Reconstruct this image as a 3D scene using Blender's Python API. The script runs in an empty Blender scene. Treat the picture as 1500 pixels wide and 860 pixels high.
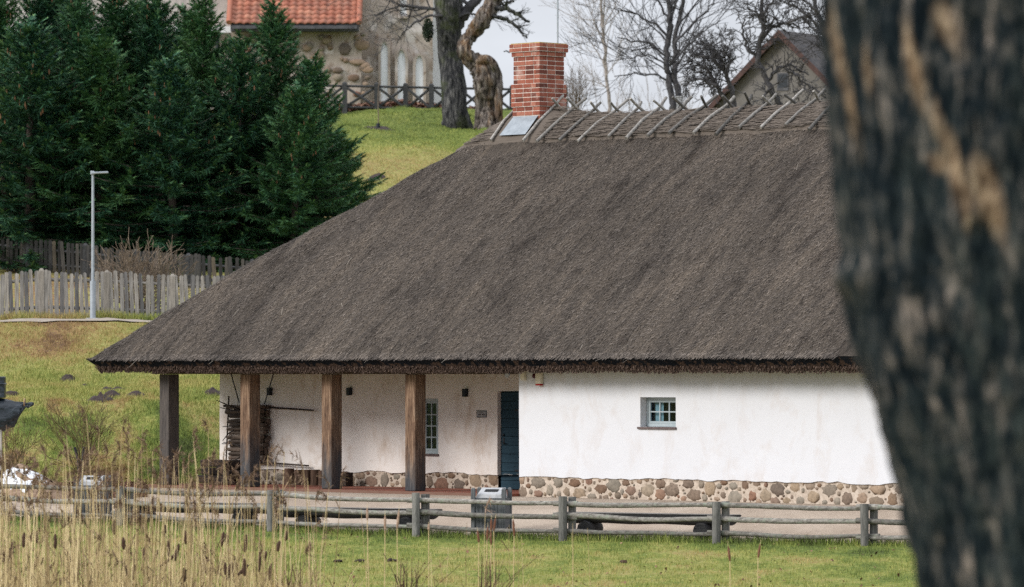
import bpy, math, random
import numpy as np
from math import sin, cos, pi, sqrt, radians
random.seed(7)
rng = np.random.default_rng(11)
S = bpy.context.scene
COL = S.collection
# ------------------------------------------------------------------ camera, sky, sun, exposure
FPX, CX, HY, CAMZ = 7040.0, 750.0, 548.0, 2.5      # focal length in photo pixels, centre column, horizon row, eye height
cam = bpy.data.cameras.new('camera'); cam_o = bpy.data.objects.new('camera', cam); COL.objects.link(cam_o)
cam_o.location = (0, 0, CAMZ); cam_o.rotation_euler = (pi/2, 0, 0)
cam.sensor_width = 36; cam.sensor_fit = 'HORIZONTAL'; cam.lens = FPX/1500*36
cam.shift_y = (HY-430)/1500
cam.clip_start = .5; cam.clip_end = 3000
cam.dof.use_dof = True; cam.dof.focus_distance = 97; cam.dof.aperture_fstop = 2.8
S.camera = cam_o
S.view_settings.view_transform = 'Standard'; S.view_settings.look = 'None'
S.view_settings.exposure = 0.62; S.view_settings.gamma = 1.0
SUN_EL, SUN_AZ = radians(27), radians(246)           # azimuth clockwise from +Y
W = bpy.data.worlds.new('World'); S.world = W; W.use_nodes = True
nt = W.node_tree; nt.nodes.clear()
def wn(t, **k):
    n = nt.nodes.new(t)
    for a, b in k.items(): setattr(n, a, b)
    return n
sky = wn('ShaderNodeTexSky', sky_type='NISHITA', sun_disc=False, sun_elevation=SUN_EL, sun_rotation=SUN_AZ)
bg1 = wn('ShaderNodeBackground'); bg1.inputs[1].default_value = .05
nt.links.new(sky.outputs[0], bg1.inputs[0])
tc = wn('ShaderNodeTexCoord'); sp = wn('ShaderNodeSeparateXYZ'); nt.links.new(tc.outputs['Generated'], sp.inputs[0])
mr = wn('ShaderNodeMapRange'); nt.links.new(sp.outputs[2], mr.inputs[0])
for i, v in enumerate((0, 1, .50, 1.5)): mr.inputs[i+1].default_value = v     # overcast sky: zenith about three times the horizon
mp = wn('ShaderNodeMapping'); mp.inputs['Scale'].default_value = (1, 1, 2.2); nt.links.new(tc.outputs['Generated'], mp.inputs[0])
nz = wn('ShaderNodeTexNoise'); nz.inputs['Scale'].default_value = 16; nz.inputs['Detail'].default_value = 5; nt.links.new(mp.outputs[0], nz.inputs['Vector'])
mr2 = wn('ShaderNodeMapRange'); nt.links.new(nz.outputs[0], mr2.inputs[0])
for i, v in enumerate((.3, .7, .86, 1.12)): mr2.inputs[i+1].default_value = v
mul = wn('ShaderNodeMath', operation='MULTIPLY'); nt.links.new(mr.outputs[0], mul.inputs[0]); nt.links.new(mr2.outputs[0], mul.inputs[1])
bg2 = wn('ShaderNodeBackground'); bg2.inputs[0].default_value = (.91, .95, 1.03, 1); nt.links.new(mul.outputs[0], bg2.inputs[1])
mx = wn('ShaderNodeMixShader'); mx.inputs[0].default_value = .93
nt.links.new(bg1.outputs[0], mx.inputs[1]); nt.links.new(bg2.outputs[0], mx.inputs[2])
wo = wn('ShaderNodeOutputWorld'); nt.links.new(mx.outputs[0], wo.inputs[0])
sl = bpy.data.lights.new('sun', 'SUN'); sl.energy = 2.0; sl.angle = radians(22); sl.color = (1, .965, .92)
so = bpy.data.objects.new('sun', sl); COL.objects.link(so)
so.rotation_euler = (pi/2-SUN_EL, 0, -SUN_AZ+pi)
S.cycles.max_bounces = 8; S.cycles.diffuse_bounces = 3; S.cycles.transparent_max_bounces = 8
S.cycles.use_denoising = False

# ------------------------------------------------------------------ helpers
def P(x, y, Y): return np.array([(x-CX)/FPX*Y, Y, CAMZ+(HY-y)/FPX*Y])
def _h(ix, iy, s): 
    v = np.sin(ix*127.1+iy*311.7+s*74.7)*43758.5453
    return v-np.floor(v)
def vn(x, y, s=0):
    x = np.asarray(x, float); y = np.asarray(y, float)
    ix, iy = np.floor(x), np.floor(y); fx, fy = x-ix, y-iy
    fx = fx*fx*(3-2*fx); fy = fy*fy*(3-2*fy)
    a = _h(ix, iy, s)*(1-fx)+_h(ix+1, iy, s)*fx; b = _h(ix, iy+1, s)*(1-fx)+_h(ix+1, iy+1, s)*fx
    return a*(1-fy)+b*fy
def fbm(x, y, s=0, o=4):
    r = 0; a = .5; t = 0
    for k in range(o): r = r+a*vn(np.asarray(x)*2**k, np.asarray(y)*2**k, s+k*3); t += a; a *= .5
    return r/t
def sst(a, b, x):
    t = np.clip((np.asarray(x, float)-a)/(b-a), 0, 1); return t*t*(3-2*t)

class MB:
    def __init__(s): s.v = []; s.f = []; s.m = []; s.n = 0; s.sm = []
    def add(s, v, f, m=0, smooth=False):
        v = np.asarray(v, float).reshape(-1, 3); f = np.asarray(f, int)
        s.v.append(v); s.f.append(f+s.n); s.m.append(m); s.sm.append(smooth); s.n += len(v); return s
    def box(s, c, d, rz=0, m=0, rx=0, ry=0, top=None):
        hx, hy, hz = d[0]/2, d[1]/2, d[2]/2
        t = top or 1
        v = np.array([[-hx,-hy,-hz],[hx,-hy,-hz],[hx,hy,-hz],[-hx,hy,-hz],[-hx*t,-hy*t,hz],[hx*t,-hy*t,hz],[hx*t,hy*t,hz],[-hx*t,hy*t,hz]])
        if rx: R = np.array([[1,0,0],[0,cos(rx),-sin(rx)],[0,sin(rx),cos(rx)]]); v = v@R.T
        if ry: R = np.array([[cos(ry),0,sin(ry)],[0,1,0],[-sin(ry),0,cos(ry)]]); v = v@R.T
        if rz: R = np.array([[cos(rz),-sin(rz),0],[sin(rz),cos(rz),0],[0,0,1]]); v = v@R.T
        return s.add(v+np.array(c), [[0,3,2,1],[4,5,6,7],[0,1,5,4],[1,2,6,5],[2,3,7,6],[3,0,4,7]], m)
    def span(s, lo, hi, m=0):
        lo = np.array(lo, float); hi = np.array(hi, float); return s.box((lo+hi)/2, hi-lo, m=m)
    def tube(s, p, r, k=6, m=0, cap=True, smooth=True, jit=0, flat=1):
        p = np.asarray(p, float); n = len(p); r = np.broadcast_to(np.asarray(r, float), (n,))
        d = np.gradient(p, axis=0); d /= np.linalg.norm(d, axis=1)[:, None]+1e-9
        u = np.cross(d[0], [0,0,1.0]) if abs(d[0][2]) < .95 else np.cross(d[0], [1.0,0,0])
        u /= np.linalg.norm(u); V = []
        a = np.arange(k)/k*2*pi
        for i in range(n):
            u = u-d[i]*np.dot(u, d[i]); u /= np.linalg.norm(u)+1e-9; w = np.cross(d[i], u)
            rr = r[i]*(1+jit*(rng.random(k)-.5)) if jit else np.full(k, r[i])
            V.append(p[i]+rr[:, None]*(np.cos(a)[:, None]*u+flat*np.sin(a)[:, None]*w))
        V = np.concatenate(V); F = []
        i0 = np.arange(n-1)[:, None]*k; j = np.arange(k)[None, :]; j2 = (j+1) % k
        F = np.stack([i0+j, i0+j2, i0+k+j2, i0+k+j], -1).reshape(-1, 4)
        s.add(V, F, m, smooth)
        if cap and k >= 4:
            c = np.concatenate([V[:k], V[-k:], [p[0]], [p[-1]]])
            f = [[(i+1) % k, i, 2*k] for i in range(k)]+[[k+i, k+(i+1) % k, 2*k+1] for i in range(k)]
            s.add(c, f, m)
        return s
    def grid(s, V, m=0, smooth=True, flip=False):       # V (a,b,3)
        a, b = V.shape[:2]; i = np.arange(a-1)[:, None]*b; j = np.arange(b-1)[None, :]
        F = np.stack([i+j, i+j+1, i+b+j+1, i+b+j], -1).reshape(-1, 4)
        if flip: F = F[:, ::-1]
        return s.add(V.reshape(-1, 3), F, m, smooth)
    def quads(s, Q, m=0):                                # Q (n,4,3)
        return s.add(Q.reshape(-1, 3), np.arange(len(Q)*4).reshape(-1, 4), m)
    def tris(s, T, m=0):
        return s.add(T.reshape(-1, 3), np.arange(len(T)*3).reshape(-1, 3), m)
    def blob(s, c, r, m=0, nu=8, nv=6, jit=.15, smooth=True):
        th = np.linspace(0, pi, nv+1)[1:-1]; ph = np.arange(nu)/nu*2*pi
        T, Q = np.meshgrid(th, ph, indexing='ij')
        R = 1+jit*(rng.random(T.shape)-.5)*2
        V = np.stack([R*np.sin(T)*np.cos(Q), R*np.sin(T)*np.sin(Q), R*np.cos(T)], -1).reshape(-1, 3)
        V = np.concatenate([V, [[0,0,1],[0,0,-1]]])*np.asarray(r, float)+np.asarray(c)
        k = nv-1; i = np.arange(k-1)[:, None]*nu; j = np.arange(nu)[None, :]; j2 = (j+1) % nu
        F = np.stack([i+j, i+nu+j, i+nu+j2, i+j2], -1).reshape(-1, 4)
        n = len(V)
        s.add(V, F, m, smooth); b = s.n-n
        f = [[n-2, q, (q+1) % nu] for q in range(nu)]+[[n-1, (k-1)*nu+(q+1) % nu, (k-1)*nu+q] for q in range(nu)]
        s.f.append(np.array(f)+b); s.m.append(m); s.sm.append(smooth); return s
    def build(s, name, mats, parent=None, loc=None, rz=0, bevel=0, attr=None):
        me = bpy.data.meshes.new(name)
        V = np.concatenate(s.v); me.vertices.add(len(V)); me.vertices.foreach_set('co', V.ravel().astype('f4'))
        tot = np.concatenate([np.full(len(f), f.shape[1]) for f in s.f]); li = np.concatenate([f.ravel() for f in s.f])
        me.loops.add(len(li)); me.loops.foreach_set('vertex_index', li.astype('i4'))
        me.polygons.add(len(tot)); st = np.concatenate([[0], np.cumsum(tot)[:-1]])
        me.polygons.foreach_set('loop_start', st.astype('i4'))
        me.polygons.foreach_set('material_index', np.concatenate([np.full(len(f), m) for f, m in zip(s.f, s.m)]).astype('i4'))
        me.polygons.foreach_set('use_smooth', np.concatenate([np.full(len(f), q) for f, q in zip(s.f, s.sm)]))
        me.update(calc_edges=True)
        if attr is not None:
            A = me.attributes.new('tint', 'FLOAT', 'POINT'); A.data.foreach_set('value', np.asarray(attr, 'f4'))
        for m in (mats if isinstance(mats, (list, tuple)) else [mats]): me.materials.append(m)
        o = bpy.data.objects.new(name, me); COL.objects.link(o)
        if parent: o.parent = parent
        if loc is not None: o.location = loc
        if rz: o.rotation_euler[2] = rz
        if bevel:
            b = o.modifiers.new('bevel', 'BEVEL'); b.width = bevel; b.segments = 2; b.limit_method = 'ANGLE'
        return o
def tag(o, label=None, cat=None, group=None, kind=None):
    if label: o['label'] = label
    if cat: o['category'] = cat
    if group: o['group'] = group
    if kind: o['kind'] = kind
    return o
def thing(name, label, cat, loc=(0,0,0), rz=0, group=None):
    o = bpy.data.objects.new(name, None); COL.objects.link(o); o.location = loc; o.rotation_euler[2] = rz; o.empty_display_size = .2
    return tag(o, label, cat, group)
def dup(o, loc, rz=0, label=None, parent=None, scale=None):
    c = o.copy(); COL.objects.link(c)
    if parent: c.parent = parent
    else: c.location = loc; c.rotation_euler[2] = rz
    if label: c['label'] = label
    if scale: c.scale = scale
    for ch in list(o.children): dup(ch, None, parent=c)
    return c

# ------------------------------------------------------------------ materials
class NT:
    def __init__(s, name):
        s.mat = bpy.data.materials.new(name); s.mat.use_nodes = True; s.t = s.mat.node_tree; s.N = s.t.nodes
        s.b = s.N['Principled BSDF']; s._tc = None
    def put(s, sock, v):
        if isinstance(v, bpy.types.NodeSocket): s.t.links.new(v, sock)
        else: sock.default_value = v if not (isinstance(v, tuple) and len(v) == 3 and sock.type == 'RGBA') else (*v, 1)
    def n(s, t, ins=None, **k):
        n = s.N.new(t)
        for a, b in k.items(): setattr(n, a, b)
        for a, b in (ins or {}).items(): s.put(n.inputs[a], b)
        return n
    def co(s, scale=None, rot=None):
        if not s._tc:
            s._tc = s.n('ShaderNodeTexCoord').outputs['Object']
        if scale is None and rot is None: return s._tc
        m = s.n('ShaderNodeMapping', {'Vector': s._tc, 'Scale': scale or (1,1,1), 'Rotation': rot or (0,0,0)})
        return m.outputs[0]
    def noise(s, sc, det=4, rough=.55, stretch=None, rot=None, dist=0):
        return s.n('ShaderNodeTexNoise', {'Vector': s.co(stretch, rot), 'Scale': sc, 'Detail': det, 'Roughness': rough, 'Distortion': dist}).outputs[0]
    def ramp(s, f, pts):
        r = s.n('ShaderNodeValToRGB', {0: f}); e = r.color_ramp.elements
        while len(e) < len(pts): e.new(.5)
        for q, (p, c) in zip(e, pts): q.position = p; q.color = (*c, 1) if len(c) == 3 else c
        return r.outputs[0]
    def mr(s, f, a, b, c=0, d=1):
        return s.n('ShaderNodeMapRange', {0: f, 1: a, 2: b, 3: c, 4: d}).outputs[0]
    def mix(s, f, a, b, mode='MIX'):
        m = s.n('ShaderNodeMix', data_type='RGBA', blend_type=mode)
        s.put(m.inputs[0], f); s.put(m.inputs[6], a); s.put(m.inputs[7], b); return m.outputs[2]
    def math(s, op, a, b=0.0):
        return s.n('ShaderNodeMath', {0: a, 1: b}, operation=op).outputs[0]
    def isl(s): return s.n('ShaderNodeNewGeometry').outputs['Random Per Island']
    def obr(s): return s.n('ShaderNodeObjectInfo').outputs['Random']
    def att(s): return s.n('ShaderNodeAttribute', attribute_name='tint').outputs['Fac']
    def done(s, col, rough=.85, bump=None, bs=.3, bd=.02, spec=.3, metal=0):
        s.put(s.b.inputs['Base Color'], col); s.put(s.b.inputs['Roughness'], rough)
        s.b.inputs['Specular IOR Level'].default_value = spec; s.b.inputs['Metallic'].default_value = metal
        if bump is not None:
            b = s.n('ShaderNodeBump', {'Height': bump, 'Strength': bs, 'Distance': bd}); s.t.links.new(b.outputs[0], s.b.inputs['Normal'])
        return s.mat
def g(*a): return a
def simple(name, a, b, sc=8, stretch=None, rough=.85, bs=.3, bd=.01, spec=.3, metal=0, det=5, rnd=0):
    t = NT(name); f = t.noise(sc, det, .6, stretch)
    c = t.ramp(f, [(.3, a), (.7, b)])
    if rnd: c = t.mix(1, c, t.ramp(t.obr(), [(0, (1-rnd,)*3), (1, (1+rnd*.6,)*3)]), 'MULTIPLY')
    return t.done(c, rough, f, bs, bd, spec, metal)

# thatch and its straws
def thatch_cols(t, dark, light, f):
    big = t.noise(.55, 4, .6, (1, .42, .42)); streak = t.noise(3.2, 4, .62, (1.5, .16, .16), dist=.3)
    st2 = t.noise(3.0, 3, .6, (5.5, .34, .34), dist=.2); bl = t.noise(1.9, 5, .68, (1.1, .40, .40), dist=.5)
    m = t.math('ADD', t.math('ADD', t.math('MULTIPLY', big, .40), t.math('MULTIPLY', streak, .36)), t.math('MULTIPLY', st2, .24))
    c = t.mix(f, dark, light)
    return t.mix(1, c, t.ramp(m, [(.37, (.50, .485, .49)), (.5, (.93, .91, .90)), (.62, (1.40, 1.34, 1.27))]), 'MULTIPLY') if False else t.mix(1, t.mix(1, c, t.ramp(m, [(.37, (.60, .585, .58)), (.5, (.95, .93, .915)), (.62, (1.32, 1.27, 1.21))]), 'MULTIPLY'), t.ramp(bl, [(.34, (.55, .525, .51)), (.46, (.97, .95, .93)), (.68, (1.16, 1.11, 1.05))]), 'MULTIPLY')
t = NT('thatch')
fine = t.noise(22, 3, .7, (1.6, .5, .5)); grit = t.noise(70, 2, .6)
ff = t.mr(t.math('ADD', t.math('MULTIPLY', fine, .5), t.math('MULTIPLY', grit, .5)), .36, .64)
M_thatch = t.done(thatch_cols(t, (.036, .0305, .026), (.150, .129, .110), ff), .9, ff, .9, .03, .15)
t = NT('straw'); r = t.isl()
M_straw = t.done(thatch_cols(t, (.034, .029, .0255), (.205, .180, .160), t.ramp(r, [(0, (0, 0, 0)), (.45, (.36,)*3), (.85, (.85,)*3), (1, (1.0,)*3)])), .85, spec=.2)
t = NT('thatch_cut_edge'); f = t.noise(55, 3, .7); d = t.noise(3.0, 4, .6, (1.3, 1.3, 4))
M_eave = t.done(t.mix(t.mr(t.math('SUBTRACT', t.noise(4.2, 4, .65, (1.6, 1.6, 1.6), rot=(0, .7, 0)), t.math('MULTIPLY', t.math('SUBTRACT', t.n('ShaderNodeSeparateXYZ', {0: t.co()}).outputs[2], 2.69), -1.3)), .46, .53), t.ramp(f, [(.3, (.036, .023, .018)), (.75, (.125, .085, .067))]), (.007, .009, .013)), .95, f, 1, .03, .1)  # near-black patches, denser towards the lip, paint in the shade of recesses between straws
t = NT('thatch_butt'); 
M_butt = t.done(t.ramp(t.isl(), [(0, (.022, .015, .013)), (.7, (.082, .056, .045)), (1, (.14, .10, .08))]), .95, spec=.1)
t = NT('ridge_straw'); f = t.noise(14, 4, .7, (.12, 2.2, 2.2))
M_ridge = t.done(t.mix(t.isl(), t.ramp(f, [(.3, (.042, .034, .029)), (.7, (.165, .136, .112))]), (.112, .092, .076)), .9, f, .8, .02, .15)
M_stray = simple('pale_straw', (.22, .19, .155), (.30, .265, .22), 5)
# timber
def timber(name, a, b, sc=6, stretch=(4, 4, .35), rnd=.25, knots=True, bs=.5, lichen=None):
    t = NT(name); f = t.noise(sc, 5, .65, stretch); fi = t.noise(sc*5, 3, .6, stretch)
    ff = t.math('ADD', t.math('MULTIPLY', f, .6), t.math('MULTIPLY', fi, .4))
    c = t.ramp(ff, [(.28, tuple(x*.35 for x in a)), (.42, a), (.68, b)])
    if lichen: c = t.mix(t.mr(t.noise(9, 4, .65), .52, .66), c, lichen)
    c = t.mix(1, c, t.ramp(t.obr(), [(0, (1-rnd,)*3), (1, (1+rnd*.7,)*3)]), 'MULTIPLY')
    return t.done(c, .85, ff, bs, .015, .2)
M_pole = timber('weathered_pole', (.12, .112, .104), (.36, .338, .31), stretch=(3, 3, 3), rnd=.7)
t = NT('post_timber'); f = t.noise(5, 5, .65, (5, 5, .3)); fi = t.noise(28, 3, .6, (4, 4, .3))
z = t.n('ShaderNodeSeparateXYZ', {0: t.co()}).outputs[2]
ff = t.math('ADD', t.math('MULTIPLY', f, .6), t.math('MULTIPLY', fi, .4))
wet = t.mr(t.math('ADD', t.math('SUBTRACT', z, t.math('MULTIPLY', t.obr(), .5)), t.math('MULTIPLY', t.noise(2.5, 4, .6, (3, 3, .5)), 1.9)), 1.05, 1.75)
M_post = t.done(t.mix(wet, t.ramp(ff, [(.3, (.020, .022, .026)), (.7, (.085, .085, .088))]), t.mix(t.mr(t.noise(1.3, 3, .6, (2, 2, .5)), .45, .7), t.ramp(ff, [(.36, (.020, .012, .009)), (.45, (.105, .062, .040)), (.53, (.175, .108, .068)), (.64, (.35, .245, .165))]), t.ramp(ff, [(.36, (.018, .015, .013)), (.5, (.14, .108, .086)), (.64, (.33, .275, .22))]))), .8, ff, .9, .02, .2)
M_postgrey = timber('grey_post_timber', (.050, .044, .042), (.135, .115, .100), 6, (4, 4, .3), 0, bs=.9)
M_beam = timber('beam_timber', (.045, .030, .022), (.10, .07, .052), stretch=(.3, 4, 4))
M_oldbeam = timber('charred_beam', (.018, .014, .013), (.085, .062, .05), stretch=(.35, 4, 4), rnd=.3)
M_logend = simple('log_end', (.05, .037, .03), (.14, .10, .075), 25, rnd=.3)
M_stump = timber('log_bark', (.055, .032, .021), (.13, .08, .055), stretch=(3, 3, .5), rnd=.3)
M_fwood = timber('firewood', (.06, .045, .036), (.19, .145, .115), stretch=(.5, 4, 4), rnd=.4)
M_twig = simple('twig_bark', (.02, .016, .015), (.05, .04, .034), 12)
M_rail = timber('lichen_rail', (.105, .096, .084), (.33, .312, .28), 7, (.6, 3, 3), .35, bs=.9, lichen=(.19, .205, .165))
M_fpost = timber('grey_fence_post', (.10, .098, .092), (.25, .24, .222), 7, (4, 4, .4), .3)
M_picket = NT('picket_wood'); t = M_picket
f = t.noise(6, 5, .6, (5, 5, .4))
M_picket = t.done(t.mix(1, t.ramp(f, [(.28, (.11, .103, .095)), (.7, (.32, .302, .278))]), t.ramp(t.isl(), [(0, (.36, .38, .42)), (.22, (.62, .63, .66)), (.4, (.95, .95, .95)), (1, (1.2, 1.17, 1.12))]), 'MULTIPLY'), .85, f, .4, .01, .2)
M_darkpicket = NT('dark_picket_wood'); t = M_darkpicket
f = t.noise(6, 5, .6, (5, 5, .4))
M_darkpicket = t.done(t.mix(1, t.ramp(f, [(.28, (.036, .036, .037)), (.7, (.095, .090, .084))]), t.ramp(t.isl(), [(0, (.45,)*3), (.8, (1,)*3), (1, (1.5, 1.3, 1.0))]), 'MULTIPLY'), .9, f, .4, .01, .2)
M_bench = timber('bench_timber', (.030, .030, .032), (.085, .083, .083), 6, (.4, 4, 4), .2)
M_benchtop = timber('bench_seat_timber', (.13, .12, .11), (.30, .28, .255), 6, (.4, 4, 4), .15)
M_bin = timber('bin_slat_timber', (.07, .076, .08), (.16, .168, .172), 7, (5, 5, .4), .15)
M_xf = timber('meadow_fence_timber', (.032, .033, .036), (.085, .085, .084), 6, (3, 3, 3), .2)
# masonry
def plaster(name, base, stain, dirt):
    t = NT(name); big = t.noise(.7, 5, .6); sv = t.noise(1.5, 6, .7, (1.3, 1.3, .75), dist=.4); gr = t.noise(60, 3, .6)
    c = t.mix(t.mr(sv, .5, .74, 0, stain), base, dirt)
    c = t.mix(t.mr(big, .35, .7, 0, .5), c, tuple(x*.93 for x in base))
    c = t.mix(t.mr(t.noise(9, 5, .7), .63, .74, 0, stain*.8), c, tuple(x*.8 for x in dirt))
    h = t.math('ADD', t.math('MULTIPLY', gr, .05), t.noise(2.2, 4, .5))
    return t.done(c, .92, h, .35, .03, .15)
M_plaster = plaster('lime_plaster', (.60, .605, .63), .55, (.47, .40, .35))
M_plasterp = plaster('stained_lime_plaster', (.74, .69, .655), .95, (.47, .355, .265))
M_mortar = simple('lime_mortar', (.34, .275, .215), (.55, .465, .385), 12, bs=.6, bd=.02)
t = NT('field_stone'); f = t.noise(14, 5, .65); 
c = t.ramp(t.isl(), [(0, (.27, .205, .14)), (.14, (.15, .088, .055)), (.28, (.235, .205, .165)), (.42, (.33, .245, .165)), (.53, (.115, .092, .075)), (.66, (.31, .215, .15)), (.8, (.20, .175, .14)), (.93, (.21, .105, .068)), (1, (.35, .28, .20))])
M_stone = t.done(t.mix(1, c, t.ramp(f, [(.25, (.55,)*3), (.5, (.95,)*3), (.75, (1.25,)*3)]), 'MULTIPLY'), .8, f, .5, .02, .25)
t = NT('chimney_brick'); f = t.noise(18, 4, .6)
c = t.ramp(t.isl(), [(0, (.10, .034, .026)), (.25, (.20, .060, .040)), (.7, (.27, .083, .053)), (1, (.33, .135, .095))])
M_brick = t.done(t.mix(t.mr(t.noise(2.2, 5, .65, (1, 1, .8)),   .58, .74, 0, .5), t.mix(1, c, t.ramp(f, [(.25, (.75,)*3), (.7, (1.12,)*3)]), 'MULTIPLY'), (.62, .50, .45)), .85, f, .4, .01, .2)
M_bmort = simple('brick_mortar', (.46, .36, .31), (.68, .60, .55), 9)
M_capmoss = simple('mossy_cap', (.20, .13, .04), (.42, .30, .06), 20)
t = NT('brick_paving'); br = t.n('ShaderNodeTexBrick', {'Vector': t.co(), 'Color1': (.19, .055, .035), 'Color2': (.27, .085, .05), 'Mortar': (.16, .09, .065), 'Scale': 4.2})
M_pave = t.done(t.mix(t.mr(t.noise(3, 4, .6), .5, .75, 0, .5), br.outputs[0], (.12, .05, .036)), .85, spec=.25)
M_sheet = simple('zinc_sheet', (.20, .225, .25), (.30, .33, .36), 6, rough=.6, metal=.2, bs=.1)
M_door = timber('blue_door_paint', (.017, .040, .058), (.027, .058, .080), 5, (.5, 4, 4), .05)
M_black = simple('black_metal', (.006, .010, .016), (.014, .02, .028), 12, rough=.5, bs=.05)
M_winframe = simple('grey_window_paint', (.29, .34, .36), (.37, .415, .43), 10, rough=.55, bs=.05)
M_room = simple('dark_room', (.016, .042, .060), (.026, .058, .080), 2)
M_curtain = simple('curtain', (.22, .30, .33), (.36, .44, .46), 6, (8, 8, .5))
t = NT('window_glass'); gl = t.n('ShaderNodeBsdfGlossy', {'Roughness': .02, 'Color': (.75, .9, 1)}); tr = t.n('ShaderNodeBsdfTransparent', {'Color': (.72, .86, .92)})
fr = t.n('ShaderNodeFresnel', {'IOR': 1.45}); ms = t.n('ShaderNodeMixShader', {0: fr.outputs[0], 1: tr.outputs[0], 2: gl.outputs[0]})
t.put(ms.inputs[0], t.math('MULTIPLY', fr.outputs[0], .8)); t.t.links.new(ms.outputs[0], t.N['Material Output'].inputs[0]); M_glass = t.mat
M_sill = simple('sill_tile', (.07, .05, .05), (.14, .105, .10), 12)
M_cream = simple('cream_plastic', (.58, .52, .40), (.66, .60, .48), 5, rough=.5, bs=0)
M_redp = simple('red_plastic', (.30, .01, .012), (.38, .018, .02), 5, rough=.3, bs=0)
M_darkred = simple('dark_red_plastic', (.05, .006, .012), (.08, .01, .018), 5, rough=.3, bs=0)
M_plate = simple('plaque_plate', (.26, .255, .26), (.34, .335, .34), 5, rough=.5, bs=0)
M_ink = simple('plaque_ink', (.03, .03, .035), (.045, .045, .05), 5, bs=0)
M_galv = simple('galvanised_steel', (.27, .30, .335), (.37, .405, .44), 9, rough=.5, metal=.25, bs=.05)
# ground
def ground_cols(t, a):
    n1 = t.noise(1.7, 5, .65); n2 = t.noise(9, 5, .7)
    c = t.ramp(a, [(0, (.050, .062, .022)), (.28, (.112, .152, .034)), (.48, (.205, .222, .058)), (.66, (.285, .258, .095)), (.85, (.25, .150, .070)), (1, (.12, .078, .052))])
    return c, n1, n2
t = NT('turf'); c, n1, n2 = ground_cols(t, t.math('ADD', t.att(), t.mr(t.noise(7, 5, .7), .3, .7, -.22, .22)))
c = t.mix(1, c, t.ramp(n2, [(.3, (.60, .58, .55)), (.65, (1.12,)*3)]), 'MULTIPLY')
M_turf = t.done(c, .95, n2, .9, .06, .1)
t = NT('grass_blade'); a = t.math('ADD', t.att(), t.mr(t.isl(), 0, 1, -.17, .17)); c, n1, n2 = ground_cols(t, a)
M_blade = t.done(t.mix(1, c, t.ramp(t.isl(), [(0, (.9,)*3), (1, (1.45, 1.45, 1.35))]), 'MULTIPLY'), .8, spec=.2)
t = NT('gravel'); vo = t.n('ShaderNodeTexVoronoi', {'Vector': t.co(), 'Scale': 38}); f = t.noise(.8, 5, .65, (1, .6, 1)); f2 = t.noise(28, 4, .7)
c = t.ramp(f, [(.3, (.30, .235, .18)), (.68, (.43, .355, .285))])
M_gravel = t.done(t.mix(1, c, t.ramp(f2, [(.3, (.72,)*3), (.7, (1.12,)*3)]), 'MULTIPLY'), .95, vo.outputs[0], .6, .02, .1)
M_path = simple('path_gravel', (.22, .185, .15), (.33, .28, .23), 8)
M_soil = simple('molehill_soil', (.016, .010, .009), (.050, .031, .026), 14, bs=1, bd=.05)
M_sand = simple('heap_sand', (.18, .115, .075), (.33, .23, .155), 8, bs=.8, bd=.05)
t = NT('old_snow'); f = t.noise(5, 5, .7)
M_snow = t.done(t.ramp(f, [(.3, (.66, .68, .72)), (.6, (.84, .86, .89))]), .7, f, .6, .05, .3)
M_litter = NT('leaf_litter'); t = M_litter
M_litter = t.done(t.ramp(t.isl(), [(0, (.055, .026, .018)), (.6, (.14, .066, .043)), (1, (.26, .15, .10))]), .9, spec=.2)
# plants
t = NT('spruce_needles'); r = t.isl()
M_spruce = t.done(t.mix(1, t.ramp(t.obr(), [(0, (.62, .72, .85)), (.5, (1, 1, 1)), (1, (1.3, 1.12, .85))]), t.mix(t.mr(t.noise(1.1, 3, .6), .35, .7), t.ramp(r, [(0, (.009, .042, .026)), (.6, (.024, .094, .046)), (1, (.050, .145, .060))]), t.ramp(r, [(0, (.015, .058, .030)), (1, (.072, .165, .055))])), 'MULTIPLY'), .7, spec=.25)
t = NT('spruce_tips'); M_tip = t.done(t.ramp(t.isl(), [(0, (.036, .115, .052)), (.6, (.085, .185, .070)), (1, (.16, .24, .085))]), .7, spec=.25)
M_cone = simple('spruce_cone', (.12, .06, .03), (.24, .13, .07), 20)
M_sprbark = simple('spruce_bark', (.035, .025, .02), (.08, .06, .05), 10)
M_dkbark = simple('dark_twig_bark', (.030, .029, .032), (.075, .072, .074), 8)
t = NT('mossy_bark'); f = t.noise(5, 6, .7, (2, 2, .5)); mo = t.noise(1.2, 4, .6)
M_mossbark = t.done(t.mix(t.mr(mo, .52, .68, 0, .7), t.ramp(f, [(.36, (.010, .011, .013)), (.5, (.048, .048, .050)), (.64, (.16, .155, .15))]), (.055, .070, .022)), .95, f, 1, .1, .1)
t = NT('dead_wood'); f = t.noise(3.2, 6, .65, (3.2, 3.2, .5), dist=.6); mo = t.noise(1.1, 4, .6, (2, 2, .7))
M_dead = t.done(t.mix(t.mr(mo, .5, .68), t.ramp(f, [(.36, (.012, .010, .010)), (.48, (.085, .070, .060)), (.66, (.30, .265, .235))]), t.ramp(f, [(.36, (.020, .012, .009)), (.5, (.16, .095, .052)), (.66, (.32, .235, .155))])), .9, f, 1, .12, .15)
M_birch = simple('birch_bark', (.16, .13, .115), (.38, .34, .31), 6, (2, 2, 1))
M_bushtwig = simple('yellow_lichen_twig', (.05, .042, .026), (.22, .17, .06), 5)
M_shrubtwig = simple('grey_brown_twig', (.085, .062, .050), (.24, .185, .13), 6)
t = NT('dry_reed'); M_reed = t.done(t.ramp(t.isl(), [(0, (.17, .112, .055)), (.45, (.46, .345, .18)), (1, (.72, .58, .34))]), .75, spec=.25)
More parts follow.
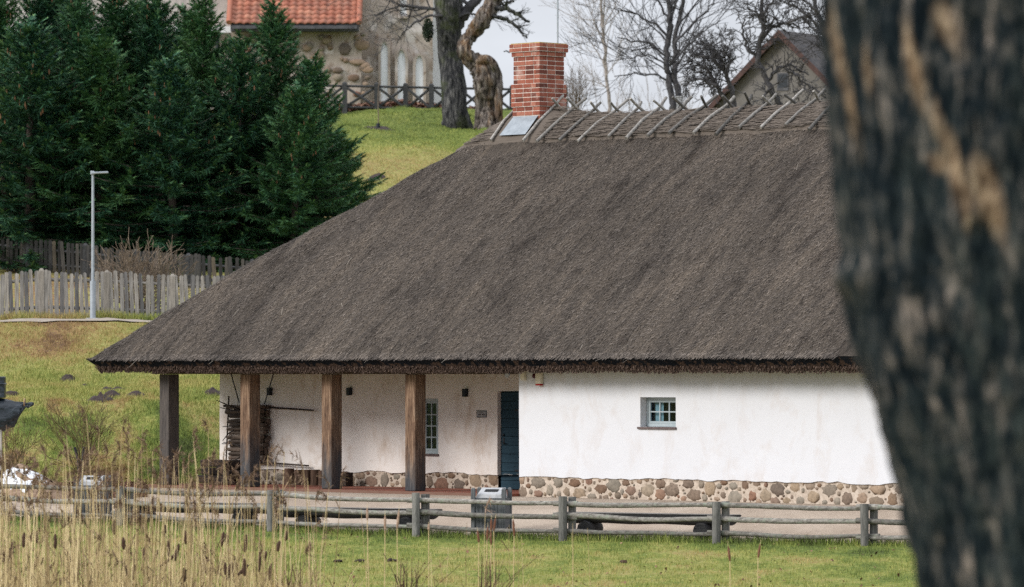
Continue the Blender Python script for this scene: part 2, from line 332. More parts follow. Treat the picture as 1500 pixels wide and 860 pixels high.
t = NT('reed_leaf'); M_reedleaf = t.done(t.ramp(t.isl(), [(0, (.045, .028, .020)), (.55, (.14, .094, .056)), (1, (.30, .22, .13))]), .85, spec=.15)
t = NT('reed_plume'); M_plume = t.done(t.ramp(t.isl(), [(0, (.075, .046, .033)), (.6, (.165, .105, .070)), (1, (.27, .19, .13))]), .9, spec=.1)
M_cattail = simple('cattail_head', (.035, .019, .013), (.085, .045, .029), 30, bs=.6)
M_cattailr = simple('rusty_cattail_head', (.10, .040, .024), (.19, .085, .05), 30, bs=.6)
M_fluff = simple('fluffy_cattail_head', (.22, .13, .09), (.42, .30, .22), 30, bs=.6)
M_ivy = simple('ivy_leaf', (.010, .018, .011), (.03, .045, .022), 5)
# church and house
t = NT('church_plaster'); n1 = t.noise(.55, 6, .65); n2 = t.noise(2.6, 6, .7, (1.3, 1.3, .7)); n3 = t.noise(1.1, 5, .65)
c = t.mix(t.mr(n1, .4, .62), (.44, .375, .325), (.29, .24, .20)); c = t.mix(t.mr(n2, .52, .68, 0, .9), c, (.20, .135, .09)); c = t.mix(t.mr(n3, .53, .64, 0, .9), c, (.58, .53, .50))
M_church = t.done(c, .95, n2, .6, .08, .1)
t = NT('nave_plaster'); n1 = t.noise(.5, 6, .65); n2 = t.noise(1.4, 6, .7, (2, 2, .4))
M_nave = t.done(t.mix(t.mr(n2, .5, .75, 0, .8), t.ramp(n1, [(.35, (.40, .35, .325)), (.65, (.52, .47, .44))]), (.22, .20, .195)), .95, n1, .3, .05, .1)
M_white = plaster('whitewash', (.72, .73, .76), .3, (.52, .50, .50))
t = NT('roof_tile'); M_tile = t.done(t.mix(t.mr(t.noise(1.4, 4, .6), .45, .7), t.ramp(t.isl(), [(0, (.25, .085, .055)), (.7, (.36, .135, .085)), (1, (.42, .19, .125))]), (.26, .135, .10)), .7, spec=.25)
M_fascia = simple('grey_fascia', (.05, .05, .056), (.10, .10, .108), 5)
M_gable = plaster('gable_render', (.150, .140, .130), .8, (.085, .075, .065))
M_trim = simple('red_barge_board', (.045, .027, .024), (.080, .044, .038), 6)
M_slate = simple('dark_roofing', (.030, .030, .034), (.085, .075, .07), 3, (1, 1, 3))
M_tarp = NT('black_tarp'); t = M_tarp; f = t.noise(5, 4, .6, dist=1.2)
M_tarp = t.done(t.ramp(f, [(.3, (.006, .010, .016)), (.7, (.016, .026, .036))]), .32, f, .6, .05, .5)
M_rope = simple('rope', (.25, .16, .09), (.36, .25, .15), 20)
M_lime = simple('pale_timber', (.34, .31, .28), (.50, .47, .43), 6, (4, 4, .4))
M_concrete = simple('concrete_lid', (.26, .265, .27), (.40, .40, .40), 12)
M_hole = simple('black_opening', (.004, .004, .005), (.008, .008, .009), 5)

# ------------------------------------------------------------------ terrain
C45 = sqrt(.5); DW = 97.8                         # the front wall runs at 45 degrees through (0, DW)
def fenceY(X): return 90.0-.577*np.asarray(X, float)
def fenceZ(X): return -.59+.02*np.clip(-np.asarray(X, float)-1, 0, 14)
_py = [0, 106, 107.2, 109, 113, 115, 119, 126, 127, 128.6, 130, 134, 195, 200, 300, 3000]
_pz = [0, 0, .12, .5, 1.85, 2.07, 2.36, 3.78, 3.88, 3.9, 3.98, 4.3, 13.2, 13.45, 14, 14]
def zg(X, Y):
    X = np.asarray(X, float); Y = np.asarray(Y, float); X, Y = np.broadcast_arrays(X, Y)
    F = fenceY(np.clip(X, -40, 14)); zf = fenceZ(np.clip(X, -15, 14))
    Yw = np.maximum(np.minimum(DW-X-1.0, 105), F+2.5)
    t = np.clip((Y-F)/(Yw-F), 0, 1)
    z_mid = zf*(1-t)**1.15
    dz = np.clip(F-Y, 0, None)
    z_low = np.maximum(zf-.046*dz, -1.75)
    near = sst(48, 24, Y)
    z_low = z_low*(1-near)+.9*near
    sh = np.clip(X+8, 0, 26)*(1-sst(130, 188, Y))
    z_up = np.interp(Y-sh, _py, _pz)
    z = np.where(Y < F, z_low, z_mid)+z_up
    z = z-2.4*sst(1.5, 6, X)*sst(125, 150, Y)
    amp = .16*sst(106, 112, Y-sh)+.03*(Y < F)
    return z+amp*(fbm(X*.55, Y*.35, 3)-.5)*2*(1+1.2*sst(140, 170, Y))
def tint(X, Y):
    X = np.asarray(X, float); Y = np.asarray(Y, float)
    n = fbm(X*.8, Y*.45, 21)-.5; n2 = fbm(X*2.6, Y*1.6, 31)-.5
    F = fenceY(X); px = CX+FPX*X/np.maximum(Y, 1)
    front = .52+.42*n+.55*n2-.24*sst(3.2, .3, F-Y)+.05*sst(6, 14, F-Y)
    low = .43+1.0*n+.8*n2; flat = .49+.6*n+.2*n2; up = .60+.35*n+.3*n2+.26*np.exp(-((px-75)/75)**2)*sst(121, 124.5, Y)
    low = low+.26*sst(.52, .66, fbm(X*1.4, Y*.55, 66)); b = low*(1-sst(112.5, 114.5, Y))+flat*sst(112.5, 114.5, Y); b = b*(1-sst(117.5, 121, Y))+up*sst(117.5, 121, Y)
    hill = .60+.3*n+.15*n2; hill = hill+.06-.36*sst(174, 186, Y+10*n)
    b = b*(1-sst(135, 150, Y))+hill*sst(135, 150, Y)
    return np.clip(np.where(Y < F+1, front, b), .04, .98)
def hit(x, y, y0=55, y1=260):                     # first point of the terrain seen through a photo pixel
    Y = np.arange(y0, y1, .05); X = (x-CX)/FPX*Y; Z = CAMZ+(HY-y)/FPX*Y
    i = np.argmax(zg(X, Y) >= Z); return np.array([X[i], Y[i], float(zg(X[i], Y[i]))])
def lines(parts):
    out = []
    for a, b, s in parts: out += list(np.arange(a, b, s))
    return np.array(out+[parts[-1][1]])
xs = lines([(-900, -60, 60), (-60, -18, 3), (-18, 18, .22), (18, 60, 3), (60, 900, 60)])
ys = lines([(-300, 0, 30), (0, 56, 2), (56, 132, .25), (132, 204, .6), (204, 300, 12), (300, 2400, 150)])
XX, YY = np.meshgrid(xs, ys, indexing='ij'); ZZ = zg(XX, YY)
mb = MB(); mb.grid(np.stack([XX, YY, ZZ], -1), flip=True)
o = mb.build('ground', M_turf, attr=tint(XX, YY).ravel()); tag(o, kind='structure')
# gravel yard in front of the house, laid just above the turf
gx = np.arange(-17, 14.01, .2); rows = np.linspace(0, 1, 26); GX = np.repeat(gx[:, None], 26, 1)
lo = fenceY(gx)+.22+.35*(fbm(gx*1.3, gx*0, 5)-.5)+.12*(fbm(gx*6, gx*0, 6)-.5); hi = np.where(gx < -8.0, 105.2+.5*(fbm(gx, gx*0+3, 8)-.5), DW-gx+1.2)
GY = lo[:, None]+(hi-lo)[:, None]*rows[None, :]
GZ = zg(GX, GY)+.012
mb = MB(); mb.grid(np.stack([GX, GY, GZ], -1), flip=True); tag(mb.build('gravel_yard', M_gravel), kind='structure')
# footpath along the top of the bank
gx = np.arange(-24, 3, .4); PX = np.repeat(gx[:, None], 4, 1); PY = np.repeat(np.array([[126.7, 127.2, 127.8, 128.3]]), len(gx), 0)+.08*np.sin(gx)[:, None]
mb = MB(); mb.grid(np.stack([PX, PY, zg(PX, PY)+.04], -1), flip=True); tag(mb.build('footpath', M_path), kind='structure')

def blades(n, fx, fy, h, w, lean=.5):
    X, Y = fx, fy; n = len(X); Z = zg(X, Y)
    a = rng.random(n)*2*pi; hh = h*(.55+.9*rng.random(n))*(.45+1.15*fbm(X*1.8, Y*1.2, 88)); l = lean*hh*(rng.random(n)+.15); b = rng.random(n)*2*pi
    ww = w*(.7+.6*rng.random(n))
    base = np.stack([X, Y, Z-.01], -1); u = np.stack([np.cos(a), np.sin(a)*.4, a*0], -1)*ww[:, None]*.5
    tip = base+np.stack([np.cos(b)*l, np.sin(b)*l, hh], -1)
    return np.stack([base-u, base+u, tip], 1), np.repeat(tint(X, Y), 3)
def yard(X, Y): return (Y > fenceY(X)+.3) & (Y < 106)
T, A = [], []
n = 170000; X = -11+21*rng.random(n); Y = 75+22*rng.random(n); k = (Y < fenceY(X)+.22) & (fbm(X*3, Y*2.2, 77)+.35*rng.random(n) > .52)
a_, b_ = blades(0, X[k], Y[k], .055, .013); T.append(a_); A.append(b_)
n = 14000; X = -11+21*rng.random(n); Y = fenceY(X)+.30-.5*rng.random(n)**1.5
a_, b_ = blades(0, X, Y, .12, .015); T.append(a_); A.append(b_-.06)
n = 130000; Y = 106+20.6*rng.random(n); X = (-10+380*rng.random(n)-CX)/FPX*Y; k = fbm(X*2.2, Y*1.4, 78)+.4*rng.random(n) > .5
a_, b_ = blades(0, X[k], Y[k], .075, .017, .8); T.append(a_); A.append(b_)
n = 34000; Y = 158+38*rng.random(n); X = (495+215*rng.random(n)-CX)/FPX*Y
a_, b_ = blades(0, X, Y, .07, .026, .8); T.append(a_); A.append(b_)
n = 5000; Y = 128.5+.7*rng.random(n); X = (-10+360*rng.random(n)-CX)/FPX*Y
a_, b_ = blades(0, X, Y, .20, .02, .8); T.append(a_); A.append(b_-.12)
T = np.concatenate(T); mb = MB(); mb.tris(T)
tag(mb.build('grass', M_blade, attr=np.concatenate(A)), 'short yellowish green grass of the lawn, bank and hill', 'grass', kind='stuff')

# ------------------------------------------------------------------ thatched house (local x along the front wall, y inward, z up)
HR = -pi/4
house = thing('thatched_house', 'long whitewashed house under a huge hipped thatch roof with a corner porch', 'house', (0, DW, 0), HR)
def hw(s, n, z): return ((s+n)*C45, DW+(n-s)*C45, z)
def hs(x, n):
    u = (x-CX)/FPX; return (u*(DW+n*C45)-n*C45)/(C45*(1+u))
def hz(x, y, n): return CAMZ+(HY-y)/FPX*(DW+(n-hs(x, n))*C45)
S0, S1, N1, OV, NP = -11.5, 14.0, 11.6, .9, 2.25
L0, L1, M0, M1 = S0-OV, S1+OV, -OV, N1+OV
ZE, ZR = 2.84, 8.15; HALF = (M1-M0)/2
sCH = -4.95
def smin(a, b, k=.35):
    h = np.clip(.5+.5*(b-a)/k, 0, 1); return b*(1-h)+a*h-k*h*(1-h)
def roof_e(s, n):
    e = np.minimum(n-M0, M1-n); e = np.where(e > HALF-.3, HALF-np.sqrt((HALF-e)**2+.02)+.12*0, e)
    e2 = np.minimum(s-L0, L1-s)
    return np.clip(np.where((e < .02) | (e2 < .02), np.minimum(e, e2), smin(e, e2)), 0, HALF)
def roof_z(s, n):
    t = roof_e(s, n)/HALF
    z = ZE+(ZR-ZE)*(t+.026*np.sin(pi*t))
    z = z+.24*np.exp(-((s-sCH+.1)/1.1)**2)*sst(.80, 1, t)
    d = (fbm(s*.5, n*.5, 41)-.5)*.16+(fbm(s*2.2, n*1.3, 42)-.5)*.07
    return z+d*sst(0, .05, t)+.02*(fbm(s*3, n*3, 43)-.5)
ss = np.linspace(L0, L1, 270); nn = np.linspace(M0, M1, 130)
SS, NN = np.meshgrid(ss, nn, indexing='ij'); RZ = roof_z(SS, NN)
rf = MB(); rf.grid(np.stack([SS, NN, RZ], -1), 0, flip=True)
# the cut edge of the thatch: lip, belly, ragged lower lip, underside
def perim(step=.05):
    out = []
    for a, b, ax in (((L0, M0), (L1, M0), 0), ((L1, M0), (L1, M1), 1), ((L1, M1), (L0, M1), 0), ((L0, M1), (L0, M0), 1)):
        k = int(abs(b[ax]-a[ax])/step); q = np.linspace(0, 1, k, endpoint=False)
        out.append(np.stack([a[0]+(b[0]-a[0])*q, a[1]+(b[1]-a[1])*q], -1))
    p = np.concatenate(out); return np.concatenate([p, p[:1]])
pp = perim(); arc = np.arange(len(pp))*.05
def inset(d): return np.stack([np.clip(pp[:, 0], L0+d, L1-d), np.clip(pp[:, 1], M0+d, M1-d)], -1)
rag = (fbm(arc*2.6, arc*0, 51)-.5)*.05+(fbm(arc*13, arc*0, 52)-.5)*.05; rag[-1] = rag[0]
sag = .0*sst(0, 14, pp[:, 0]+2)*(pp[:, 1] < 0)
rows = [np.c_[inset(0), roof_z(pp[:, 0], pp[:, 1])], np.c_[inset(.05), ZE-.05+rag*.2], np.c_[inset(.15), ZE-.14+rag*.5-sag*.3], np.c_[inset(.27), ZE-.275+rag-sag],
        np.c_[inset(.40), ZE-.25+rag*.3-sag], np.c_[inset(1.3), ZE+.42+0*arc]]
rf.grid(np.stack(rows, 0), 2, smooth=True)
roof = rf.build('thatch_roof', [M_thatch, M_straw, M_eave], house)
# single straws lying down the slope, and butts hanging along the cut edge
def slope_vec(s, n):
    d = .05; gs = (roof_z(s+d, n)-roof_z(s-d, n))/(2*d); gn = (roof_z(s, n+d)-roof_z(s, n-d))/(2*d)
    e1 = np.minimum(n-M0, M1-n); e2 = np.minimum(s-L0, L1-s); hip = e2 < e1
    gs = np.where(hip, gs, gs*0); gn = np.where(hip, gn*0, gn)
    v = -np.stack([gs, gn, gs**2+gn**2], -1); return v/(np.linalg.norm(v, axis=1)[:, None]+1e-9)
def straws(n, s, nq, ln, w, lift, spread):
    z = roof_z(s, nq); v = slope_vec(s, nq); c = np.stack([s, nq, z], -1)
    side = np.cross(v, np.array([0, 0, 1.0])); side /= np.linalg.norm(side, axis=1)[:, None]+1e-9
    up = np.cross(side, v); up *= np.sign(up[:, 2])[:, None]
    a = rng.normal(0, spread, n); L = ln*(.5+rng.random(n)); d = v*np.cos(a)[:, None]+side*np.sin(a)[:, None]; d += up*(lift*rng.random(n))[:, None]
    wd = np.cross(d, up)*(w*(.6+.8*rng.random(n)))[:, None]*.5
    b0 = c-up*.006; b1 = c+d*L[:, None]
    return np.stack([b0-wd, b0+wd, b1+wd*.7, b1-wd*.7], 1)
n = 130000; nf = M0+rng.random(n)**.95*(HALF-.02); sf = L0+(9.5-L0)*rng.random(n); k = ((sf-L0) > (nf-M0)*1.0-.3) & ~((abs(sf-sCH) < .68) & (nf > M0+HALF-1.15))
sm_ = MB(); sm_.quads(straws(k.sum(), sf[k], nf[k], .07, .015, .34, .26))
n = 9000; sf = L0+.05+(9.5-L0)*rng.random(n); nf = M0+.02+.12*rng.random(n); sm_.quads(straws(n, sf, nf, .12, .014, .12, .12))
n = 9000; sf = L0+6.5*rng.random(n); nf = M0+(M1-M0)*rng.random(n); k = (sf-L0) < np.minimum(nf-M0, M1-nf)+.2
sm_.quads(straws(k.sum(), sf[k], nf[k], .10, .014, .30, .25))
so_ = sm_.build('straw_layer', M_straw, roof); so_['kind'] = 'stuff'
n = 130; nf = M0+rng.random(n)*(HALF-.8); sf = L0+1+(8-L0)*rng.random(n); k = (sf-L0) > (nf-M0)+.5
sm_ = MB(); sm_.quads(straws(k.sum(), sf[k], nf[k], 30/100, .008, .06, .35)); o = sm_.build('loose_straw', M_stray, roof); o['kind'] = 'stuff'
n = 9000; q = .55+.45*rng.random(n)**.7; s_ = L0+.1+(11-L0)*rng.random(n); dd = .27*q; rg = np.interp(s_-L0, arc[:len(arc)//3], rag[:len(arc)//3])
c = np.stack([s_, M0+dd-.005, ZE-.29*q+rg*q], -1)
c[:, 0] = np.maximum(c[:, 0], L0+dd)
d = np.stack([rng.normal(0, .25, n), -.35+.2*rng.random(n), -1+.3*rng.random(n)], -1); d /= np.linalg.norm(d, axis=1)[:, None]
L = .018+.03*rng.random(n); w = np.stack([.006+.006*rng.random(n), np.zeros(n), np.zeros(n)], -1)
sm_ = MB(); sm_.quads(np.stack([c-w, c+w, c+d*L[:, None]+w, c+d*L[:, None]-w], 1)); o = sm_.build('straw_butts', M_butt, roof); o['kind'] = 'stuff'
# ridge capping of straw laid lengthwise
nR = M0+HALF
cap = MB(); A0, A1 = L0+HALF-1.0, L1-HALF+1.0
cs = np.linspace(A0, A1, 200); 
prof = [(-.98, -.02), (-.9, .06), (-.45, .075), (-.12, .08), (0, .085), (.12, .08), (.45, .075), (.9, .06), (.98, -.02)]
V = np.zeros((len(cs), len(prof), 3))
for j, (dn, up) in enumerate(prof):
    jn = .05*(fbm(cs*2.5, cs*0+j, 61)-.5)
    n_ = M0+HALF+dn*.93+jn*(abs(dn) > .8); V[:, j, 0] = cs; V[:, j, 1] = n_; V[:, j, 2] = roof_z(cs, n_)+up+.035*(fbm(cs*5, cs*0+j*3.3, 62)-.5)
cap.grid(V, 0, flip=True)
n = 5200; s_ = A0+.2+(5.5-A0)*rng.random(n); dn = -.95*rng.random(n); n_ = M0+HALF+dn*.93; kk = ~((abs(s_+.2-sCH) < .85) & (n_ < nR-.1)); s_, n_ = s_[kk], n_[kk]; n = len(s_)
c = np.stack([s_, n_, roof_z(s_, n_)+.078+.02*rng.random(n)], -1); d = np.stack([.2+.35*rng.random(n), rng.normal(0, .05, n), rng.normal(0, .025, n)], -1)
w = np.stack([np.zeros(n), np.full(n, .006), np.full(n, .0055)], -1); cap.quads(np.stack([c-w, c+w, c+d+w, c+d-w], 1), 0)
cap.build('ridge_cap', M_ridge, roof)
# crossed poles that hold the cap down
def ridge_pole(s0, side, ln, over, r, leanx=0):
    m = MB(); p = []
    for q in np.linspace(-1, 1, 5):
        if q < 0: n_ = nR-side*(-q)*ln; z_ = float(roof_z(np.array([s0]), np.array([n_]))[0])+.105+r
        else:
            t_ = q*over; n_ = nR+side*t_; z_ = float(roof_z(np.array([s0]), np.array([nR]))[0])+.135+r+t_*.78
        p.append([s0+leanx*q*.12+random.uniform(-.012, .012), n_, z_+random.uniform(-.008, .008)])
    m.tube(p, [r*1.12, r*1.06, r, r*.95, r*.9], 7, jit=.12)
    return m.build('ridge_pole', M_pole, roof)
bx = [718, 773, 801, 830, 862, 894, 925, 959, 991, 1024, 1055, 1085, 1119, 1154, 1194]
tx = [751, 816, 840, 872, 908, 939, 974, 1005, 1046, 1069, 1103, 1138, 1165, 1208, 1228]
ps = [(hs(b, nR-.85)) for b in bx]; ps += [ps[-1]+.62*(i+1) for i in range(6)]
for i, s_ in enumerate(ps):
    r = random.uniform(.029, .038)
    ridge_pole(s_, 1, random.uniform(.9, 1.12), random.uniform(.20, .34), r, random.uniform(-1, 1))
    ridge_pole(s_+.07+random.uniform(-.02, .04), -1, random.uniform(.85, 1.05), random.uniform(.17, .28) if i else .05, random.uniform(.028, .036), random.uniform(-1, 1))
# chimney: real bricks in mortar
ch = MB(); chm = MB()
def brick_band(a, b, z0, courses, hgt=.1):
    for k in range(courses):
        z = z0+k*hgt+hgt/2; off = .13 if k % 2 else 0
        for ax in range(2):
            half_t, half_o = (a/2, b/2) if ax == 0 else (b/2, a/2)
            e = half_t-(.0 if (k+ax) % 2 else .115)
            for sg in (-1, 1):
                x = -e; first = True
                while x < e-.03:
                    L = min(.25-(off if first else 0), e-x); first = False
                    if e-x-L < .06: L = e-x
                    xa = x+.0085 if x > -e+1e-6 else x-.0025*(e == half_t); xb = x+L-.0085 if x+L < e-1e-6 else x+L+.0025*(e == half_t)
                    c = ((xa+xb)/2, sg*(half_o-.055+random.uniform(-.003, .003)), z); d = (max(xb-xa, .03), .115, hgt-.017)
                    if ax: c = (c[1], c[0], z); d = (d[1], d[0], d[2])
                    ch.box(c, d, m=0); x += L
    chm.span((-a/2+.007, -b/2+.007, z0-.004), (a/2-.007, b/2-.007, z0+courses*hgt-.006))
CA, CB, cz0 = .83, .79, 7.35
brick_band(CA, CB, cz0, 10); brick_band(CA+.05, CB+.05, cz0+1.0, 5); brick_band(CA-.03, CB-.03, cz0+1.5, 6); brick_band(CA+.03, CB+.03, cz0+2.1, 1); brick_band(CA+.10, CB+.10, cz0+2.2, 2, .09)
chim = ch.build('chimney', M_brick, house, (sCH, nR-.02, 0), bevel=.004); o = chm.build('mortar', M_bmort, chim)
m = MB(); m.span((-CA/2-.03, -CB/2-.03, cz0+2.38-.01), (CA/2+.03, CB/2+.03, cz0+2.38+.012)); m.build('chimney_cap', M_capmoss, chim)
m = MB(); f0 = -CB/2-.012; n_ = np.linspace(-.42, 0, 5)
m.grid(np.array([[[sx*(.40-.02*(q+.42)/.42), f0+q, float(roof_z(np.array([sCH]), np.array([nR-.02+f0+q]))[0])+.135] for sx in (-1, 1)] for q in n_]+[[[sx*.38, f0-.004, 8.12] for sx in (-1, 1)]]), smooth=False)
m.build('flashing', M_sheet, chim)
m = MB(); m.tube([(0, 0, 8.0), (0, 0, 12.2)], .022, 6); o = m.build('mast', M_galv, None, hw(sCH+.05, nR+.52, 0))
o.name = 'aerial_mast'; tag(o, 'thin bare metal mast rising above the brick chimney', 'mast')

# walls
def wall(name, s0, s1, z0, z1, n0, holes, mat, parent, depth=.24, ragged=True, step=.13, flip=False, amp=.008):
    xs_ = sorted(set(np.round(list(np.arange(s0, s1, step))+[s1]+[h for q in holes for h in q[:2]], 4)))
    zs_ = sorted(set(np.round(list(np.arange(z0, z1, step))+[z1]+[h for q in holes for h in q[2:]], 4)))
    xs_ = np.array(xs_); zs_ = np.array(zs_); X, Z = np.meshgrid(xs_, zs_, indexing='ij')
    D = n0+(fbm(X*1.1, Z*1.1, 70)-.5)*amp*4+(fbm(X*4, Z*4, 71)-.5)*amp
    Z2 = Z.copy()
    if ragged: Z2[:, 0] += (fbm(xs_*2.4, xs_*0, 72)-.5)*.09+(fbm(xs_*9, xs_*0, 73)-.5)*.035
    V = np.stack([X, D, Z2], -1); mb = MB(); b = len(zs_); F = []
    for i in range(len(xs_)-1):
        for j in range(b-1):
            cx_, cz_ = (xs_[i]+xs_[i+1])/2, (zs_[j]+zs_[j+1])/2
            if any(h[0] < cx_ < h[1] and h[2] < cz_ < h[3] for h in holes): continue
            F.append([i*b+j, (i+1)*b+j, (i+1)*b+j+1, i*b+j+1])
    mb.add(V.reshape(-1, 3), F, 0, True)
    lowr = V[:, 0]; back = lowr+np.array([0, .05, .005]); mb.grid(np.stack([lowr, back], 0), smooth=False, flip=True)
    for h in holes:
        def pt(x, z):
            i = np.argmin(abs(xs_-x)); j = np.argmin(abs(zs_-z)); return V[i, j]
        for (xa, za), (xb, zb) in (((h[0], h[2]), (h[0], h[3])), ((h[0], h[3]), (h[1], h[3])), ((h[1], h[3]), (h[1], h[2])), ((h[1], h[2]), (h[0], h[2]))):
            a, b_ = pt(xa, za), pt(xb, zb); a2 = [a[0], n0+depth, a[2]]; b2 = [b_[0], n0+depth, b_[2]]
            mb.add([a, b_, b2, a2], [[0, 1, 2, 3]], 0)
    return mb.build(name, mat, parent)
SR = .2
win = (round(hs(938, 0), 3), round(hs(990, 0), 3), round(hz(964, 625.5, 0), 3), round(hz(964, 582, 0), 3))
wall('front_wall', SR, S1, .42, 3.15, 0, [win], M_plaster, house)
dS, dE = round(hs(729, NP), 3), round(hs(729, NP)+.93, 3); dT = round(hz(740, 573, NP), 3)
pw = (round(hs(642, NP)-.92, 3), round(hs(642, NP), 3), round(hz(640, 665, NP), 3), round(hz(640, 584, NP), 3))
PF = .07
wall('porch_wall', S0, SR, .385, 3.15, NP, [pw, (dS, dE, .385, dT)], M_plasterp, house, depth=.12)
m = MB(); m.span((SR+.002, .05, .42), (SR+.05, NP-.02, 3.15)); m.span((S0+.0, NP+.05, 0), (S0+.06, N1, 3.15)); m.span((S0+.06, N1-.06, 0), (S1, N1, 3.15)); m.span((S1-.06, .05, 0), (S1, N1-.06, 3.15)); m.build('side_wall', M_plaster, house)
def plinth(name, s0, s1, z0, z1, n0, seed):
    R = random.Random(seed); m = MB()
    xs_ = np.arange(s0, s1+.001, .1); zs_ = np.linspace(z0-.25, z1, 6); X, Z = np.meshgrid(xs_, zs_, indexing='ij')
    m.grid(np.stack([X, n0+.035+(fbm(X*3, Z*3, 81)-.5)*.03, Z], -1)); st = MB(); placed = []
    for r_lo, r_hi, tries in ((.125, .185, 700), (.085, .125, 1500), (.05, .085, 2400), (.024, .045, 900)):
        for _ in range(int(tries*(s1-s0)/12)):
            r = R.uniform(r_lo, r_hi); a = r*R.uniform(.8, 1.5); h = r*R.uniform(.65, 1.05); x = R.uniform(s0+a*.6, s1-a*.6); z = R.uniform(z0+h*.5, z1-h*.95)
            if z+h > z1+.02: continue
            if any(((x-q[0])/(a+q[2]))**2+((z-q[1])/(h+q[3]))**2 < 1.02 for q in placed): continue
            placed.append((x, z, a, h)); st.blob((x, n0+.045, z), (a, .026+.014*R.random(), h), 1, 11, 8, .2)
    o = m.build(name, M_mortar, house); st.build('field_stones', [M_stone, M_stone], o)
    return o
plinth('stone_plinth', SR, S1, 0, .45, 0, 1)
plinth('stone_plinth', S0, dS-.02, PF, .41, NP, 2)
m = MB(); m.span((SR+.004, .04, 0), (SR+.06, NP-.04, .43)); m.build('plinth_return', M_mortar, house)
# porch floor, beam, posts
m = MB(); m.span((S0+.1, -.30, -.12), (SR-.01, NP-.0, PF)); fl = m.build('porch_floor', M_pave, house)
m = MB(); m.span((S0+.45, -.13, 2.50), (SR-.01, .17, 2.79)); m.build('porch_beam', M_beam, house, bevel=.012)
for x in (248, 366.5, 486, 608.5):
    s_ = hs(x, -.0); m = MB(); m.span((-.155, -.155, PF+.004), (.155, .155, 2.497)); o = m.build('porch_post', M_postgrey if x == 248 else M_post, house, (s_, 0, 0), bevel=.018)
# door
door = MB(); k = 11; dh = (dT-.02-PF-.01)/k
for i in range(k): door.span((dS+.01, NP+.085, PF+.008+i*dh), (dE-.01, NP+.125, PF+.008+(i+1)*dh-.007))
d_o = door.build('blue_door', M_door, house, bevel=.006)
m = MB(); m.span((dS+.43, NP+.077, 1.72), (dE-.03, NP+.085, 1.765)); m.build('strap_hinge', M_black, d_o)
m = MB(); m.span((dS+.43, NP+.077, .45), (dE-.03, NP+.085, .495)); m.build('strap_hinge', M_black, d_o)
m = MB(); m.span((dS+.08, NP+.075, 1.02), (dS+.13, NP+.085, 1.16)); m.tube([(dS+.105, NP+.08, 1.05), (dS+.105, NP+.03, 1.05), (dS+.19, NP+.03, 1.05)], .012, 6); m.blob((dS+.105, NP+.065, 1.22), (.03, .02, .03), 0); m.build('door_handle', M_black, d_o)
m = MB(); m.span((dS, NP+.126, PF), (dE, NP+.16, dT)); m.build('door_backing', M_room, d_o)
# windows
def window(h, n0, cols, rows_, sashes, dep, sill_over, curtain):
    s0, s1, z0, z1 = h; fr = MB(); y0, y1 = n0+dep, n0+dep+.06; w = .055
    fr.span((s0+.004, y0, z0+.004), (s0+w, y1, z1-.004)); fr.span((s1-w, y0, z0+.004), (s1-.004, y1, z1-.004)); fr.span((s0+w, y0, z0+.004), (s1-w, y1, z0+w+.01)); fr.span((s0+w, y0, z1-w), (s1-w, y1, z1-.004))
    wo_ = fr.build('window', M_winframe, house, bevel=.004)
    sw = (s1-s0-2*w)/sashes
    for q in range(sashes):
        a = s0+w+q*sw; b = a+sw; e = .045; sa = MB(); yy0, yy1 = y0+.012, y0+.052; zb, zt = z0+w+.012, z1-w-.002
        sa.span((a+.003, yy0, zb), (a+e, yy1, zt)); sa.span((b-e, yy0, zb), (b-.003, yy1, zt)); sa.span((a+e, yy0, zb), (b-e, yy1, zb+e)); sa.span((a+e, yy0, zt-e), (b-e, yy1, zt))
        for c in range(1, cols):
            xx = a+e+(b-a-2*e)*c/cols; sa.span((xx-.012, yy0+.004, zb+e), (xx+.012, yy1-.004, zt-e))
        for r in range(1, rows_):
            zz = zb+e+(zt-zb-2*e)*r/rows_
            for c in range(cols):
                xa = a+e+(b-a-2*e)*c/cols+(.0122 if c else 0); xb = a+e+(b-a-2*e)*(c+1)/cols-(.0122 if c < cols-1 else 0); sa.span((xa, yy0+.006, zz-.012), (xb, yy1-.006, zz+.012))
        s_o = sa.build('sash', M_winframe, wo_)
        gm = MB(); gm.add([(a+e, yy0+.02, zb+e), (b-e, yy0+.02, zb+e), (b-e, yy0+.02, zt-e), (a+e, yy0+.02, zt-e)], [[0, 1, 2, 3]]); gm.build('glass', M_glass, s_o)
    rm = MB(); y2 = y1+.004; rm.add([(s0, y2, z0), (s1, y2, z0), (s1, y2+1.2, z0), (s0, y2+1.2, z0), (s0, y2, z1), (s1, y2, z1), (s1, y2+1.2, z1), (s0, y2+1.2, z1)], [[0,1,2,3],[7,6,5,4],[3,2,6,7],[0,3,7,4],[2,1,5,6]])
    rm.build('room_behind', M_room, wo_)
    if curtain:
        cm = MB()
        for xa, xb in curtain:
            q = np.linspace(xa, xb, 14); yy = y1+.07+.02*np.sin(np.arange(14)*1.9); cm.grid(np.stack([np.stack([q, yy, np.full(14, z0+.02)], -1), np.stack([q, yy, np.full(14, z1-.02)], -1)], 0))
        cm.build('curtain', M_curtain, wo_)
    sl_ = MB(); sl_.span((s0-sill_over, n0-.035, z0-.045), (s1+.02, n0+dep+.02, z0-.002)); sl_.build('sill', M_sill, wo_, bevel=.004)
window(win, 0, 3, 2, 1, .17, .06, [(win[0]+.12, win[0]+.36)])
window(pw, NP, 2, 4, 2, .03, .01, None)
